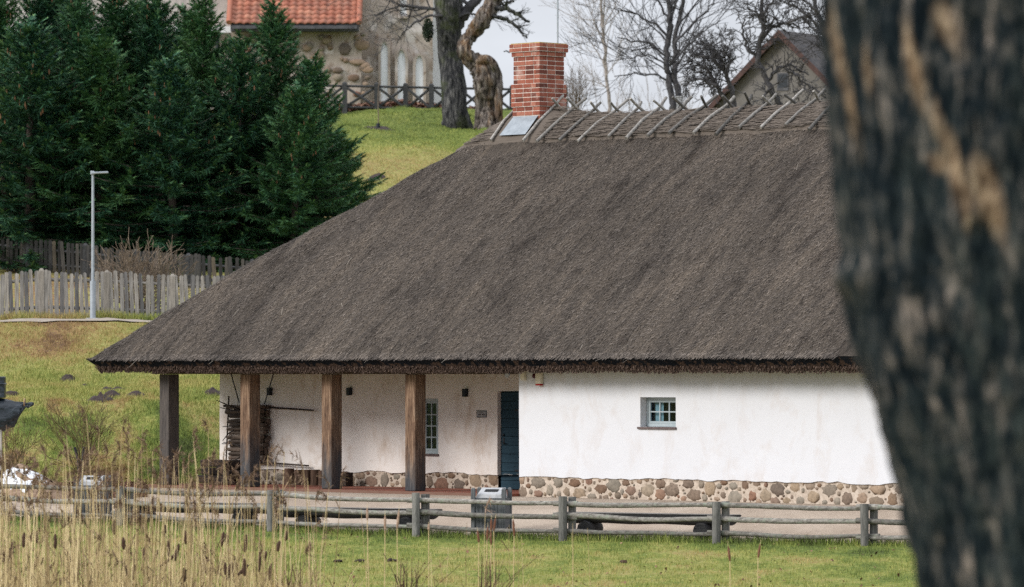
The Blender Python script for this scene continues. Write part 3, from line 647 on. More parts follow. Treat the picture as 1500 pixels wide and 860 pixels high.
# things on the walls
for x, y, lb in ((394.5, 573.5, 'black box wall lamp beside the hanging firewood rack'), (511, 573.5, 'black box wall lamp between the two middle porch posts'), (681, 575.5, 'black box wall lamp between the porch window and the blue door')):
    s_, z_ = hs(x, NP-.06), hz(x, y, NP-.06); t_ = thing('wall_lamp', lb, 'wall lamp', hw(s_, NP, z_), HR, 'black lamps on the porch wall')
    m = MB(); m.span((-.045, -.012, -.06), (.045, .012, .06)); m.build('back_plate', M_black, t_); m = MB(); m.span((-.05, -.10, -.085), (.05, -.0125, .085)); m.build('lamp_body', M_black, t_, bevel=.006)
s_, z_ = hs(706, NP), hz(706, 606.5, NP); t_ = thing('wall_plaque', 'small grey plaque with two lines of writing left of the blue door', 'plaque', hw(s_, NP, z_), HR)
m = MB(); m.span((-.15, -.012, -.075), (.15, .012, .075)); m.build('plaque_frame', M_black, t_); m = MB(); m.span((-.132, -.016, -.057), (.132, -.0122, .057)); m.build('plate', M_plate, t_)
R = random.Random(3); m = MB()
for row, (za, hh, x0, x1) in enumerate(((.028, .010, -.07, .06), (-.012, .028, -.10, .105))):
    x = x0
    while x < x1:
        wd = hh*R.uniform(.35, .6)
        if not (row == 1 and abs(x) < .012): m.span((x, -.0175, za-hh/2), (x+wd, -.0162, za+hh/2))
        x += wd+hh*.22
m.build('lettering', M_ink, t_)
s_, z_ = hs(790, -.05), hz(790, 555, -.05); t_ = thing('alarm_siren', 'cream alarm siren with red lens high on the white front wall', 'alarm', hw(s_, 0, z_), HR)
m = MB(); m.span((-.075, -.10, -.10), (.075, .0, .13)); m.build('casing', M_cream, t_, bevel=.015); m = MB(); m.span((-.07, -.098, -.135), (.07, -.005, -.101)); m.build('red_lens', M_redp, t_, bevel=.01); m = MB(); m.blob((-.13, -.06, .06), (.05, .05, .055), 0, 10, 8, 0); m.tube([(-.13, -.06, .06), (-.07, -.05, .06)], .03, 8); m.build('beacon', M_darkred, t_)
s_, z_ = hs(767, -.03), hz(767, 549, -.03); t_ = tag(MB().span((-.06, -.07, -.11), (.06, 0, .11)).build('detector_box', M_cream, None, hw(s_, 0, z_), HR, bevel=.01), 'small pale box at the top corner of the white front wall', 'box')
s_ = hs(745, -.2); t_ = thing('spotlight', 'small white spotlight under the thatch above the blue door', 'spotlight', hw(s_, -.2, 2.50), HR); m = MB(); m.tube([(0, 0, .0), (.05, -.10, -.03)], [.035, .05], 10); m.build('lamp_head', M_concrete, t_); m = MB(); m.tube([(0, .02, 0), (0, .07, .12)], .012, 6); m.build('bracket', M_black, t_)

# ------------------------------------------------------------------ on the porch
NF = NP-.22                                         # front of the hanging firewood
a_, b_ = hs(334, NF), hs(387, NF); zt, zb = hz(360, 597, NF), hz(360, 678, NF)
rack = thing('firewood_rack', 'hanging rack of two long poles and ropes holding split firewood on the porch wall', 'rack', hw(0, 0, 0), HR)
for z, x2, dz in ((zt, 459, -.08), (zb, 452, -.07)):
    e_ = hs(x2, NF+.1); m = MB(); q = np.linspace(0, 1, 7); m.tube(np.stack([a_-.25+(e_-a_+.25)*q, NF+.1+0*q, z+.03+dz*q**1.6], -1), np.linspace(.027, .018, 7), 7, jit=.12); m.build('rack_pole', M_oldbeam, rack)
for xt, yt, xb, yb in ((336, 545, 348, 590), (398, 545, 385, 592)):
    m = MB(); p0 = (hs(xb, NF), NF+.05, hz(xb, yb, NF)); p1 = (hs(xt, NF), NF+.05, hz(xt, yt, NF)+.35); p1 = (p0[0]+(p1[0]-p0[0])*1.6, p1[1], p1[2]); m.tube([p0, p1], .014, 6); m.build('rope', M_black, rack)
m = MB(); m.tube([(a_+.05, NF-.02, zt+.25), (a_-.05, NF-.02, zb-.15)], .018, 6); m.build('upright_stick', M_twig, rack)
R = random.Random(5); nrow = 13
for i in range(nrow):
    z = zb+.10+(zt-zb-.02)*i/nrow
    for n_ in (NF-.02, NF+.13):
        l0, l1 = a_+R.uniform(0, .12), b_+R.uniform(-.06, .05); m = MB(); q = np.linspace(0, 1, 4); rr = R.uniform(.054, .066)
        m.tube(np.stack([l0+(l1-l0)*q, n_+0*q+R.uniform(-.03, .01), z+R.uniform(-.015, .015)+.02*q], -1), rr, 6, jit=.35, smooth=False, flat=.8)
        tag(m.build('firewood_log', M_fwood, None, hw(0, 0, 0), HR), 'split log stacked in the hanging firewood rack on the porch wall', 'log', 'split logs in the hanging rack')
for (x0, y0, x1, y1) in ((350, 600, 316, 586), (352, 602, 322, 597), (352, 606, 333, 607), (352, 617, 332, 619), (352, 622, 326, 625), (342, 630, 326, 646), (352, 655, 327, 648), (352, 652, 325, 650), (358, 664, 334, 682)):
    m = MB(); n_ = NF-.10; p0 = np.array([hs(x0, n_), n_, hz(x0, y0, n_)]); p1 = np.array([hs(x1, n_-.1), n_-.1, hz(x1, y1, n_-.1)]); mid = (p0+p1)/2+np.array([0, 0, R.uniform(-.04, .04)])
    m.tube([p0, mid, p1], [.018, .015, .008], 5); tag(m.build('loose_stick', M_twig, None, hw(0, 0, 0), HR), 'thin dark stick poking out of the left side of the hanging firewood', 'stick', 'sticks poking out of the firewood rack')
# charred beams stacked by the first post
nB = .95; s0_, s1_ = hs(286, nB), hs(342, nB)
for i, (dn, dz, a0, a1, h, lb) in enumerate(((0, .0, 0, .02, .17, 'charred squared beam at the bottom front of the porch beam stack'), (.33, .0, .1, .1, .17, 'charred squared beam at the bottom back of the porch beam stack'), (.05, .18, .12, -.1, .16, 'charred squared beam in the middle of the porch beam stack'), (.15, .35, -.02, -.25, .16, 'charred squared beam on top of the porch beam stack'))):
    m = MB(); m.span((s0_+a0, nB+dn, PF+.03+dz), (s1_+a1, nB+dn+.27, PF+.03+dz+h)); tag(m.build('old_beam', M_oldbeam, None, hw(0, 0, 0), HR, bevel=.03), lb, 'beam', 'old beams stacked on the porch')
for i, (s_, z_, lb) in enumerate(((s1_-.15, .42, 'round charred log end lying crosswise on the porch beam stack'), (s1_+.02, .20, 'round charred log end leaning beside the porch beam stack'))):
    m = MB(); q = np.linspace(0, 1, 4); m.tube(np.stack([s_+0*q, nB-.25+.7*q, z_+PF+0*q], -1), .125, 10, jit=.2); tag(m.build('round_log', M_oldbeam, None, hw(0, 0, 0), HR), lb, 'log', 'charred logs on the porch')
for i, (x, w, h) in enumerate(((424, .115, .36), (438, .10, .335), (450, .11, .34), (462, .105, .345), (473, .10, .33))):
    s_ = hs(x, NP-.3); m = MB(); q = np.linspace(0, 1, 4); m.tube(np.stack([0*q, 0*q, h*q], -1), [w*1.08, w, w*.98, w*.97], 12, jit=.1)
    t_ = m.build('log_stump', M_stump, None, hw(s_, NP-.3, PF), 0); tag(t_, ['tall brown log stump at the left end of the row by the plinth', 'second brown log stump from the left in the row by the plinth', 'middle brown log stump of the five standing by the plinth', 'fourth brown log stump from the left in the row by the plinth', 'brown log stump behind the third porch post'][i], 'stump', 'log stumps standing on the porch')
s_ = hs(506, NP-.35); m = MB(); m.box((0, 0, .15), (.26, .22, .30)); tag(m.build('wooden_block', M_oldbeam, None, hw(s_, NP-.35, PF), HR, bevel=.012), 'dark squared wooden block just right of the third porch post', 'block')

# ------------------------------------------------------------------ log rail fence in front
fpx = [-28, 183, 403, 616, 831, 1056, 1273, 1478]
def onfence(x, dy=0):
    u = (x-CX)/FPX; Y = 90/(1+.577*u)+dy; X = u*Y; return np.array([X, Y, float(zg(X, Y))])
fang = -math.atan(.577); ftop = {183: 712, 403: 718, 616: 722, 831: 727, 1056: 735, 1273: 738}
fence = thing('log_rail_fence', 'grey lichened fence of paired posts and three round rails along the gravel yard', 'fence', (0, 0, 0))
pts = [onfence(x) for x in fpx]; R = random.Random(9)
dirv = np.array([cos(fang), sin(fang), 0])
for i, p in enumerate(pts):
    h = CAMZ+(HY-ftop.get(fpx[i], 725))/FPX*p[1]-p[2]
    for k_, off in enumerate((-.062, .075)):
        m = MB(); q = np.linspace(-.25, h+(0 if k_ == 0 else R.uniform(-.03, .02)), 5); c = np.array([p[0], p[1], 0])+np.array([.577*.9*off+.05*(k_*2-1), off*.9, 0])
        m.tube(np.stack([c[0]+0*q+R.uniform(-.01, .01)*q, c[1]+0*q, p[2]+q], -1), .078+R.uniform(-.004, .006), 9, jit=.08); m.build('fence_post', M_fpost, fence)
for i in range(len(pts)-1):
    for fr_, rad in ((.87, .046), (.56, .051), (.225, .043)):
        a, b = pts[i], pts[i+1]; ha = .80; q = np.linspace(-.09, 1.07, 11)
        X = a[0]+(b[0]-a[0])*q; Y = a[1]+(b[1]-a[1])*q; Z = a[2]+(b[2]-a[2])*q+ha*fr_+.03*(1-2*q)*R.uniform(-.4, 1)+.012*np.sin(q*R.uniform(4, 9)+R.uniform(0, 6))-.03*np.sin(pi*np.clip(q, 0, 1))
        m = MB(); Yo = np.where(q > .5, -.0, .0)
        m.tube(np.stack([X, Y+Yo, Z], -1), np.linspace(rad*1.08, rad*.86, 11), 9, jit=.2); m.build('rail', M_rail, fence)
# log benches behind the fence
def bench(x0, x1, lb):
    xm = (x0+x1)/2; p = onfence(xm, .62); A = onfence(x0, .62); B = onfence(x1, .62); L = np.linalg.norm((B-A)[:2])
    t_ = thing('log_bench', lb, 'bench', (p[0], p[1], p[2]), fang, 'log benches behind the rail fence')
    m = MB(); q = np.linspace(0, pi, 9); prof = [(-.20*cos(a), -.19*sin(a)**.8) for a in q]; xx = np.linspace(-L/2, L/2, 16)
    V = np.array([[(x, a, .42+b+.008*sin(x*5)) for a, b in prof] for x in xx]); V[0, :, 0] += np.array([.1*(-b/.19) for a, b in prof]); V[-1, :, 0] -= np.array([.1*(-b/.19) for a, b in prof])
    m.grid(V, 0, flip=True); 
    for e in (0, -1):
        c = V[e]; m.add(np.concatenate([c, [c.mean(0)]]), [[j, j+1, 9] if e else [j+1, j, 9] for j in range(8)])
    s_ = m.build('seat_log', M_bench, t_)
    m = MB(); m.span((-L/2+.01, -.185, .421), (L/2-.01, .185, .435)); m.build('seat_face', M_benchtop, s_, bevel=.006)
    for sx in (-1, 1):
        m = MB(); yy = np.linspace(-.24, .24, 4); m.tube(np.stack([0*yy+sx*L*.33, yy, 0*yy+.13], -1), .15, 12, jit=.08); m.build('log_foot', M_bench, t_)
bench(172, 396, 'long log bench half hidden by the thickest reeds'); bench(412, 640, 'log bench whose right end shows behind the middle fence post'); bench(820, 1078, 'dark log bench under the small white wall window')
# litter bins
def litter_bin(x, dy, rz, lb):
    p = onfence(x, dy); w, d, h = .60, .52, .74
    t_ = thing('litter_bin', lb, 'bin', tuple(p), rz, 'slatted wooden bins behind the fence')
    m = MB()
    for sx in (-1, 1):
        m = MB() if sx == -1 else m
    m = MB(); k = 7
    for i in range(k):
        a = -w/2+.045+(w-.09)*i/k; m.span((a+.003, -d/2-.01, .14), (a+(w-.09)/k-.004, -d/2+.012, h-.045)); m.span((a+.003, d/2-.012, .14), (a+(w-.09)/k-.004, d/2+.01, h-.045))
        b = -d/2+.045+(d-.09)*i/k; m.span((-w/2-.01, b+.003, .14), (-w/2+.012, b+(d-.09)/k-.004, h-.045)); m.span((w/2-.012, b+.003, .14), (w/2+.01, b+(d-.09)/k-.004, h-.045))
    m.build('slat_panel', M_bin, t_)
    for sx in (-1, 1):
        for sy in (-1, 1):
            m = MB(); m.box((sx*(w/2-.005), sy*(d/2-.005), .41), (.075, .075, .90)); m.box((sx*(w/2-.005), sy*(d/2-.005), .877), (.075, .075, .035), top=.5); m.build('corner_post', M_bin, t_, bevel=.006)
    m = MB(); m.add([(-w/2+.04, -d/2+.03, h-.04), (w/2-.04, -d/2+.03, h-.04), (w/2-.04, d/2-.03, h-.04), (-w/2+.04, d/2-.03, h-.04), (-w/2+.07, -d/2+.06, h+.03), (w/2-.07, -d/2+.06, h+.03), (w/2-.07, d/2-.05, h+.15), (-w/2+.07, d/2-.05, h+.15)], [[0,1,5,4],[1,2,6,5],[2,3,7,6],[3,0,4,7],[4,5,6,7]])
    ld = m.build('lid', M_concrete, t_, bevel=.008)
    m = MB(); m.add([(-.13, -.06, h+.0775), (.13, -.06, h+.0775), (.13, .09, h+.1215), (-.13, .09, h+.1215)], [[0,1,2,3]]); m.build('opening', M_hole, ld)
    m = MB(); m.span((-w/2+.05, -d/2+.05, .10), (w/2-.05, d/2-.05, .135)); m.build('bottom_board', M_bench, t_)
litter_bin(720, .55, -.22, 'slatted wooden litter bin with grey lid in front of the blue door')
litter_bin(136, .75, -.12, 'slatted wooden litter bin half hidden behind the tall reeds')

# ------------------------------------------------------------------ left side: tarp, heap, snow, bushes, molehills, lamp
p = np.array([(-2-CX)/FPX*99, 99.0, 0]); p[2] = float(zg(p[0], p[1])); sc = FPX/99
t_ = thing('tarp_covered_stand', 'pale timber stand wrapped in a black plastic sheet tied with rope', 'stand', tuple(p))
zc = CAMZ+(HY-585)/FPX*99-p[2]
m = MB(); m.box((0, 0, zc/2-.2), (.13, .13, zc-.3)); m.build('stand_post', M_lime, t_, bevel=.01)
m = MB(); V = []; k_ = 40
for i, (x, hw_, zt_, zb_) in enumerate(((-.62, .15, .03, -.40), (-.4, .18, .04, -.56), (-.1, .20, .03, -.66), (.1, .19, .01, -.64), (.26, .17, -.02, -.60), (.40, .15, -.05, -.57), (.455, .13, -.06, -.42), (.50, .08, -.07, -.22), (.54, .055, -.08, -.155), (.575, .05, -.09, -.15), (.62, .075, -.07, -.17), (.68, .06, -.075, -.13), (.70, .02, -.085, -.115))):
    q = np.linspace(0, 2*pi, k_, endpoint=False); cz = np.sin(q); yv = hw_*np.cos(q)*(.55+.45*np.clip(.5-cz*.5, 0, 1)**.5)*(1+.13*np.sin(q*9+i*.8)+.08*np.sin(q*15+i*1.9)); zv = (zt_+zb_)/2+(zt_-zb_)/2*np.sign(cz)*np.abs(cz)**.75+.018*np.sin(q*7+i*1.3)
    V.append(np.stack([x+.03*np.sin(q*5+i)+0*q-.10*np.clip(-cz, 0, 1)*(x > .2)*(x < .5), yv, zc+zv], -1))
V = np.array(V); V = np.concatenate([V, V[:, :1]], 1); m.grid(V, 0); m.build('plastic_sheet', M_tarp, t_)
m = MB(); q = np.linspace(0, 2*pi, 16); m.tube(np.stack([.535+0*q, .10*np.cos(q), zc-.065+.075*np.sin(q)], -1), .014, 6); m.build('rope_tie', M_rope, t_)
m = MB(); m.span((-.55, -.16, zc+.03), (.135, .16, zc+.47)); m.span((-.55, -.20, zc+.30), (.15, .20, zc+.335)); m.build('dark_box', M_tarp, t_, bevel=.02)
# sand heap with melting snow
def heap(name, c, rx, ry, h, mat, n=34, seed=1, sharp=1.3, jag=.25):
    a = np.linspace(-1.15, 1.15, n); A, B = np.meshgrid(a, a, indexing='ij'); r = np.sqrt(A**2+B**2); X = c[0]+A*rx; Y = c[1]+B*ry
    z = h*np.clip(1-r, 0, 1)**sharp*(1+jag*(fbm(A*4+seed, B*4, seed)-.5)*2)+jag*h*.35*(fbm(A*7+seed, B*7, seed+4)-.5)*np.clip(1.1-r, 0, 1)
    Z = zg(X, Y)+z-.03-.25*np.clip(r-.98, 0, 1)
    m = MB(); m.grid(np.stack([X-c[0], Y-c[1], Z-c[2]], -1), flip=True); o = m.build(name, mat, None, tuple(c)); return o, (lambda x, y: (np.interp(0, [0], [0])))
hp_ = np.array([(30-CX)/FPX*102.0, 102.0, 0.0]); hp_[2] = float(zg(hp_[0], hp_[1]))
def heapz(X, Y, c=hp_, rx=1.2, ry=1.5, h=.78, seed=1, jag=.07):
    A = (X-c[0])/rx; B = (Y-c[1])/ry; r = np.sqrt(A**2+B**2)
    return zg(X, Y)-.03+h*np.clip(1-r, 0, 1)**.9*(1+jag*(fbm(A*4+seed, B*4, seed)-.5)*2)+jag*h*.35*(fbm(A*7+seed, B*7, seed+4)-.5)*np.clip(1.1-r, 0, 1)
o, _ = heap('sand_heap', hp_, 1.2, 1.5, .78, M_sand, sharp=.9, jag=.07); tag(o, 'brown sand heap with melting snow beside the tarp covered stand', 'heap')
def snow(px0, px1, py0, py1, lb, slope=0, Yc=102.0, grp='melting snow on the sand heap'):
    m = MB(); n = 26; c0 = None; rr = np.linspace(0, 1, 9); a = np.linspace(0, 2*pi, 40, endpoint=False); V = []
    def on(px, py):
        Y = np.arange(Yc-2.2, Yc+1.5, .02); X = (px-CX)/FPX*Y; Z = CAMZ+(HY-py)/FPX*Y; k = np.argmax(heapz(X, Y) >= Z); return Y[k] if k else Yc-.2
    cx0, cy0 = (px0+px1)/2, (py0+py1)/2
    for r in rr:
        w = r*(1+.22*np.sin(a*3+px0)+.16*np.sin(a*5+py0)+.10*np.sin(a*9)); row = []
        for aa, ww in zip(a, w):
            dx = ww*cos(aa)*(px1-px0)/2; px = cx0+dx; py = cy0+ww*sin(aa)*(py1-py0)/2+slope*dx/(px1-px0); Yv = on(px, py); X = (px-CX)/FPX*Yv; row.append((X, Yv, float(heapz(X, Yv))+.035*(1-r**4)-.004))
        V.append(row)
    V = np.array(V); V = np.concatenate([V, V[:, :1]], 1); m.grid(V, flip=False)
    tag(m.build('snow_patch', M_snow), lb, 'snow patch', grp)
snow(34, 92, 674, 690, 'long slanting snow strip on the right side of the sand heap', slope=22)
snow(0, 30, 686, 718, 'snow patch on the left foot of the sand heap'); snow(24, 70, 690, 702, 'middle snow patch on the face of the sand heap', slope=16); snow(22, 50, 703, 719, 'low snow patch at the bottom front of the sand heap')
def flat_snow(px0, px1, py0, py1, lb):
    c = hit((px0+px1)/2, (py0+py1)/2); m = MB(); a = np.linspace(0, 2*pi, 40, endpoint=False); e0 = hit(px0, (py0+py1)/2); e1 = hit(px1, (py0+py1)/2); rx = abs(e1[0]-e0[0])/2; ry = abs(hit((px0+px1)/2, py0)[1]-hit((px0+px1)/2, py1)[1])/2
    V = [];
    for r in (0.02, .5, .85, 1.0):
        rr = r*(1+.25*np.sin(a*3+1)+.12*np.sin(a*7)); X = c[0]+rx*rr*np.cos(a); Y = c[1]+ry*rr*np.sin(a); V.append(np.stack([X, Y, zg(X, Y)+.05*(1-r**3)+.006], -1))
    V = np.array(V); V = np.concatenate([V, V[:, :1]], 1); m.grid(V, flip=False); tag(m.build('snow_patch', M_snow), lb, 'snow patch')
flat_snow(-12, 44, 720, 732, 'flat thin snow patch on the gravel in front of the sand heap'); flat_snow(287, 306, 764, 768.5, 'thin sliver of snow on the gravel edge under the left bench')
# leaf litter at the foot of the bush
n = 5000; px = 85+130*rng.random(n)**.9; Y = 101.5+5.2*rng.random(n); X = (px-CX)/FPX*Y; Z = zg(X, Y)+.02+.10*rng.random(n)**3
a = rng.random(n)*2*pi; u = np.stack([np.cos(a), np.sin(a), rng.normal(0, .4, n)], -1)*.035; v = np.stack([-np.sin(a), np.cos(a), rng.normal(0, .5, n)], -1)*.03; c = np.stack([X, Y, Z], -1)
m = MB(); m.quads(np.stack([c-u, c-v, c+u, c+v], 1)); 
n = 5200; Y = 196.6+3*rng.random(n); X = (490+220*rng.random(n)-CX)/FPX*Y; Z = zg(X, Y)+.02+.25*rng.random(n)**2
a = rng.random(n)*2*pi; u = np.stack([np.cos(a), np.sin(a), rng.normal(0, .4, n)], -1)*.07; v = np.stack([-np.sin(a), np.cos(a), rng.normal(0, .5, n)], -1)*.07; c = np.stack([X, Y, Z], -1); m.quads(np.stack([c-u, c-v, c+u, c+v], 1))
n = 420; X = -11+21*rng.random(n); Y = fenceY(X)-.2-13*rng.random(n); Z = zg(X, Y)+.03
a = rng.random(n)*2*pi; u = np.stack([np.cos(a), np.sin(a), rng.normal(0, .5, n)], -1)*.028; v = np.stack([-np.sin(a), np.cos(a), rng.normal(0, .6, n)], -1)*.022; c = np.stack([X, Y, Z], -1); m.quads(np.stack([c-u, c-v, c+u, c+v], 1))
tag(m.build('leaf_litter', M_litter), kind='stuff')

def twigs(mb, p, d, r, L, depth, R, spread=.6, gn=.25, up=.1, kids=(2, 4), ratio=.68, minr=.003, seg=4, k=4, m=0):
    pts = [p]; dd = np.array(d, float); q = np.array(p, float)
    for i in range(seg):
        dd = dd+np.array([R.gauss(0, gn), R.gauss(0, gn), R.gauss(0, gn*.7)+up]); dd /= np.linalg.norm(dd); q = q+dd*L/seg; pts.append(q.copy())
    r1 = max(r*(.55 if depth else .35), minr)
    mb.tube(pts, np.linspace(r, r1, seg+1), k if depth > 1 else max(3, k-1), m, cap=False)
    if depth <= 0: return
    for j in range(R.randint(*kids)):
        t = R.uniform(.3, 1) if j else 1.0; i = min(int(t*seg), seg-1); f = t*seg-i; b = np.array(pts[i])*(1-f)+np.array(pts[i+1])*f
        ax = np.array([R.gauss(0, 1), R.gauss(0, 1), R.gauss(0, 1)]); nd = dd+ax/np.linalg.norm(ax)*spread*(.6 if j == 0 else 1.15); nd /= np.linalg.norm(nd)
        twigs(mb, b, nd, max((r+(r1-r)*t)*(.85 if j == 0 else .6), minr), L*ratio*R.uniform(.75, 1.15), depth-1, R, spread, gn, up, kids, ratio, minr, max(seg-1, 2), k, m)
def shrub(name, loc, h, n, spread, mat, lb, seed, r=.014, depth=3, dark=None, gn=.16, minr=.005):
    R = random.Random(seed); t_ = thing(name, lb, 'shrub', tuple(loc)); st = MB(); cr = MB()
    for i in range(n):
        a = R.uniform(0, 2*pi); tl = R.uniform(.1, 1)*spread; d = np.array([cos(a)*tl, sin(a)*tl, 1]); d /= np.linalg.norm(d)
        twigs(cr, np.array([cos(a)*.06, sin(a)*.06, -.03]), d, r*R.uniform(.7, 1.3), h*R.uniform(.4, .6), depth, R, .55, gn, .06, (2, 3), .62, minr, 4, 4)
    cr.build('twigs', mat, t_)
    if dark is not None:
        for i in range(5): 
            a = i*1.25; st.tube([(cos(a)*.05, sin(a)*.05, -.05), (cos(a)*.09, sin(a)*.09, .3), (cos(a)*.2, sin(a)*.2, .62)], [.05, .035, .02], 6)
        st.build('stems', dark, t_)
c = hit(120, 696); shrub('bare_bush', c, 1.75, 22, .62, M_bushtwig, 'bare bush with yellow lichened stems at the foot of the grassy bank', 4, .015, 3, M_dkbark)
c = np.array([(10-CX)/FPX*106.8, 106.8, 0]); c[2] = zg(c[0], c[1]); shrub('bare_bush', c, 1.5, 12, .5, M_bushtwig, 'small yellowish bare bush behind the tarp covered stand', 5, .013, 3)
c = np.array([(202-CX)/FPX*132, 132.0, 0]); c[2] = zg(c[0], c[1])-.1; shrub('bare_bush', c, 2.0, 60, 1.5, M_shrubtwig, 'wide tangled grey brown shrub between the two picket fences', 6, .020, 3, gn=.20, minr=.008)
mole = [(156, 573, .17, 'small molehill left in the upper pair of the cluster on the bank'), (173, 573.5, .17, 'small molehill right in the upper pair of the cluster on the bank'), (163, 580, .20, 'low molehill in the middle of the cluster on the bank'), (147, 588, .25, 'largest molehill at the lower left of the cluster on the bank'), (199, 580, .19, 'molehill at the right end of the cluster on the bank'), (312, 576, .17, 'molehill on the bank close to the left end of the porch wall'), (16, 578, .16, 'molehill on the bank just above the black plastic sheet'), (99, 556, .16, 'dark molehill high on the bank below the left eave'), (124, 565, .09, 'tiny molehill on the bank below the left eave corner'), (553, 263, .24, 'lone molehill on the far meadow above the thatch')]
for i, (x, y, r, lb) in enumerate(mole):
    c = hit(x, y, 100, 200); q = 1.0 if i < 9 else 1.2; o, _ = heap('molehill', c, r*1.3*q, r*1.9*q, r*.85*q, M_soil, 20, i+3, .55, .45); tag(o, lb, 'molehill', 'molehills on the grass')
for i, (x, y) in enumerate(((910, 825), (575, 823), (527, 823.5), (496, 824))):
    c = hit(x, y, 60, 92); m = MB(); 
    for j in range(4): m.blob((random.uniform(-.06, .06), random.uniform(-.05, .05), .02), (random.uniform(.03, .06), .05, random.uniform(.02, .045)), 0, 7, 5, .3, False)
    tag(m.build('earth_clod', M_stump if i == 0 else M_soil, None, tuple(c)), ['brown clod on the lawn below the third log bench', 'dark earth clod on the lawn right of the pair by the reeds', 'right dark earth clod of the pair on the lawn by the reeds', 'left dark earth clod of the pair on the lawn by the reeds'][i], 'clod', 'earth clods on the lawn')
# street lamp
p = np.array([(136-CX)/FPX*128.4, 128.4, 0]); p[2] = zg(p[0], p[1]); H = CAMZ+(HY-253)/FPX*128.4-p[2]
t_ = thing('street_lamp', 'slim galvanised street lamp with a flat head in front of the picket fence', 'street lamp', tuple(p))
m = MB(); m.tube([(0, 0, .05), (0, 0, 1.05)], .078, 14); m.build('lower_pole', M_galv, t_); m = MB(); m.tube([(0, 0, 1.05), (0, 0, H-.03)], [.042, .034], 12); m.build('upper_pole', M_galv, t_)
m = MB(); m.box((0, 0, .02), (.34, .34, .08)); m.build('base_plate', M_concrete, t_, bevel=.01)
m = MB(); m.box((.19, 0, H), (.44, .16, .05), ry=-.05); m.box((-.01, 0, H-.005), (.10, .12, .10)); m.build('lamp_head', M_galv, t_, bevel=.012)

# ------------------------------------------------------------------ picket fences
def picket_fence(name, pts_px, lb, mat, mpost, gap, w, hgt, post_every, seed, topsty=1):
    R = random.Random(seed); t_ = thing(name, lb, 'fence', (0, 0, 0))
    P_ = []
    for (x, Y) in pts_px: X = (x-CX)/FPX*Y; P_.append((X, Y))
    P_ = np.array(P_); seg = np.linalg.norm(np.diff(P_, axis=0), axis=1); cum = np.concatenate([[0], np.cumsum(seg)]); L = cum[-1]
    at = lambda s: (np.interp(s, cum, P_[:, 0]), np.interp(s, cum, P_[:, 1]))
    npan = int(L/post_every)
    for pi_ in range(npan+1):
        s_ = pi_*post_every; X, Y = at(s_); z = float(zg(X, Y)); m = MB(); m.box((X, Y+.0, z+hgt/2-.05), (.16, .15, hgt)); m.box((X, Y, z+hgt-.05+.035), (.16, .15, .07), top=.35); m.build('fence_post', mpost, t_, bevel=.008)
        if pi_ == npan: break
        m = MB(); n = int(post_every/gap)
        for k_ in range(n):
            sk = s_+.14+(post_every-.2)*k_/(n-1)*.97; X, Y = at(sk); z = float(zg(X, Y)); hh = hgt*R.uniform(.955, 1.01); ln = R.gauss(0, .012)-.012; ww = w*R.uniform(.85, 1.06)
            prof = [(-ww/2, .03), (-ww/2, hh-.17), (-ww*.36, hh-.145), (-ww*.36, hh-.12), (-ww*.5, hh-.075), (-ww*.42, hh-.025), (0, hh), (ww*.42, hh-.025), (ww*.5, hh-.075), (ww*.36, hh-.12), (ww*.36, hh-.145), (ww/2, hh-.17), (ww/2, .03)]
            f_ = [(X+a+ln*b*2, Y-.06+R.uniform(-.004, .004), z+b) for a, b in prof]; b_ = [(x, y+.024, zz) for x, y, zz in f_]; np_ = len(prof)
            V = np.array(f_+b_+[(X+ln*hh, f_[0][1], z+hh*.5), (X+ln*hh, f_[0][1]+.024, z+hh*.5)])
            F = [[i, (i+1) % np_, 2*np_] for i in range(np_)]+[[np_+(i+1) % np_, np_+i, 2*np_+1] for i in range(np_)]; m.add(V, F)
            m.add(V[:2*np_], [[(i+1) % np_, i, np_+i, np_+(i+1) % np_] for i in range(np_)])
        m.build('picket_panel', mat, t_)
        for zr in (.28, hgt-.28):
            a, b = at(s_), at(s_+post_every); m = MB(); za, zb2 = float(zg(*a)), float(zg(*b)); m.tube([(a[0], a[1]+.0, za+zr), (b[0], b[1]+.0, zb2+zr)], .045, 4); m.build('fence_rail', mpost, t_)
picket_fence('picket_fence', [(-35, 129.2), (480, 129.2)], 'weathered grey brown picket fence with rounded tips along the footpath', M_picket, timber('picket_post_wood', (.16, .145, .125), (.36, .325, .28), rnd=.2), .142, .114, 1.30, 1.76, 3)
picket_fence('picket_fence', [(-40, 143.6), (130, 141.5), (300, 138.6), (400, 138.2)], 'darker old picket fence under the spruce trees', M_darkpicket, M_xf, .16, .112, .98, 2.05, 4)

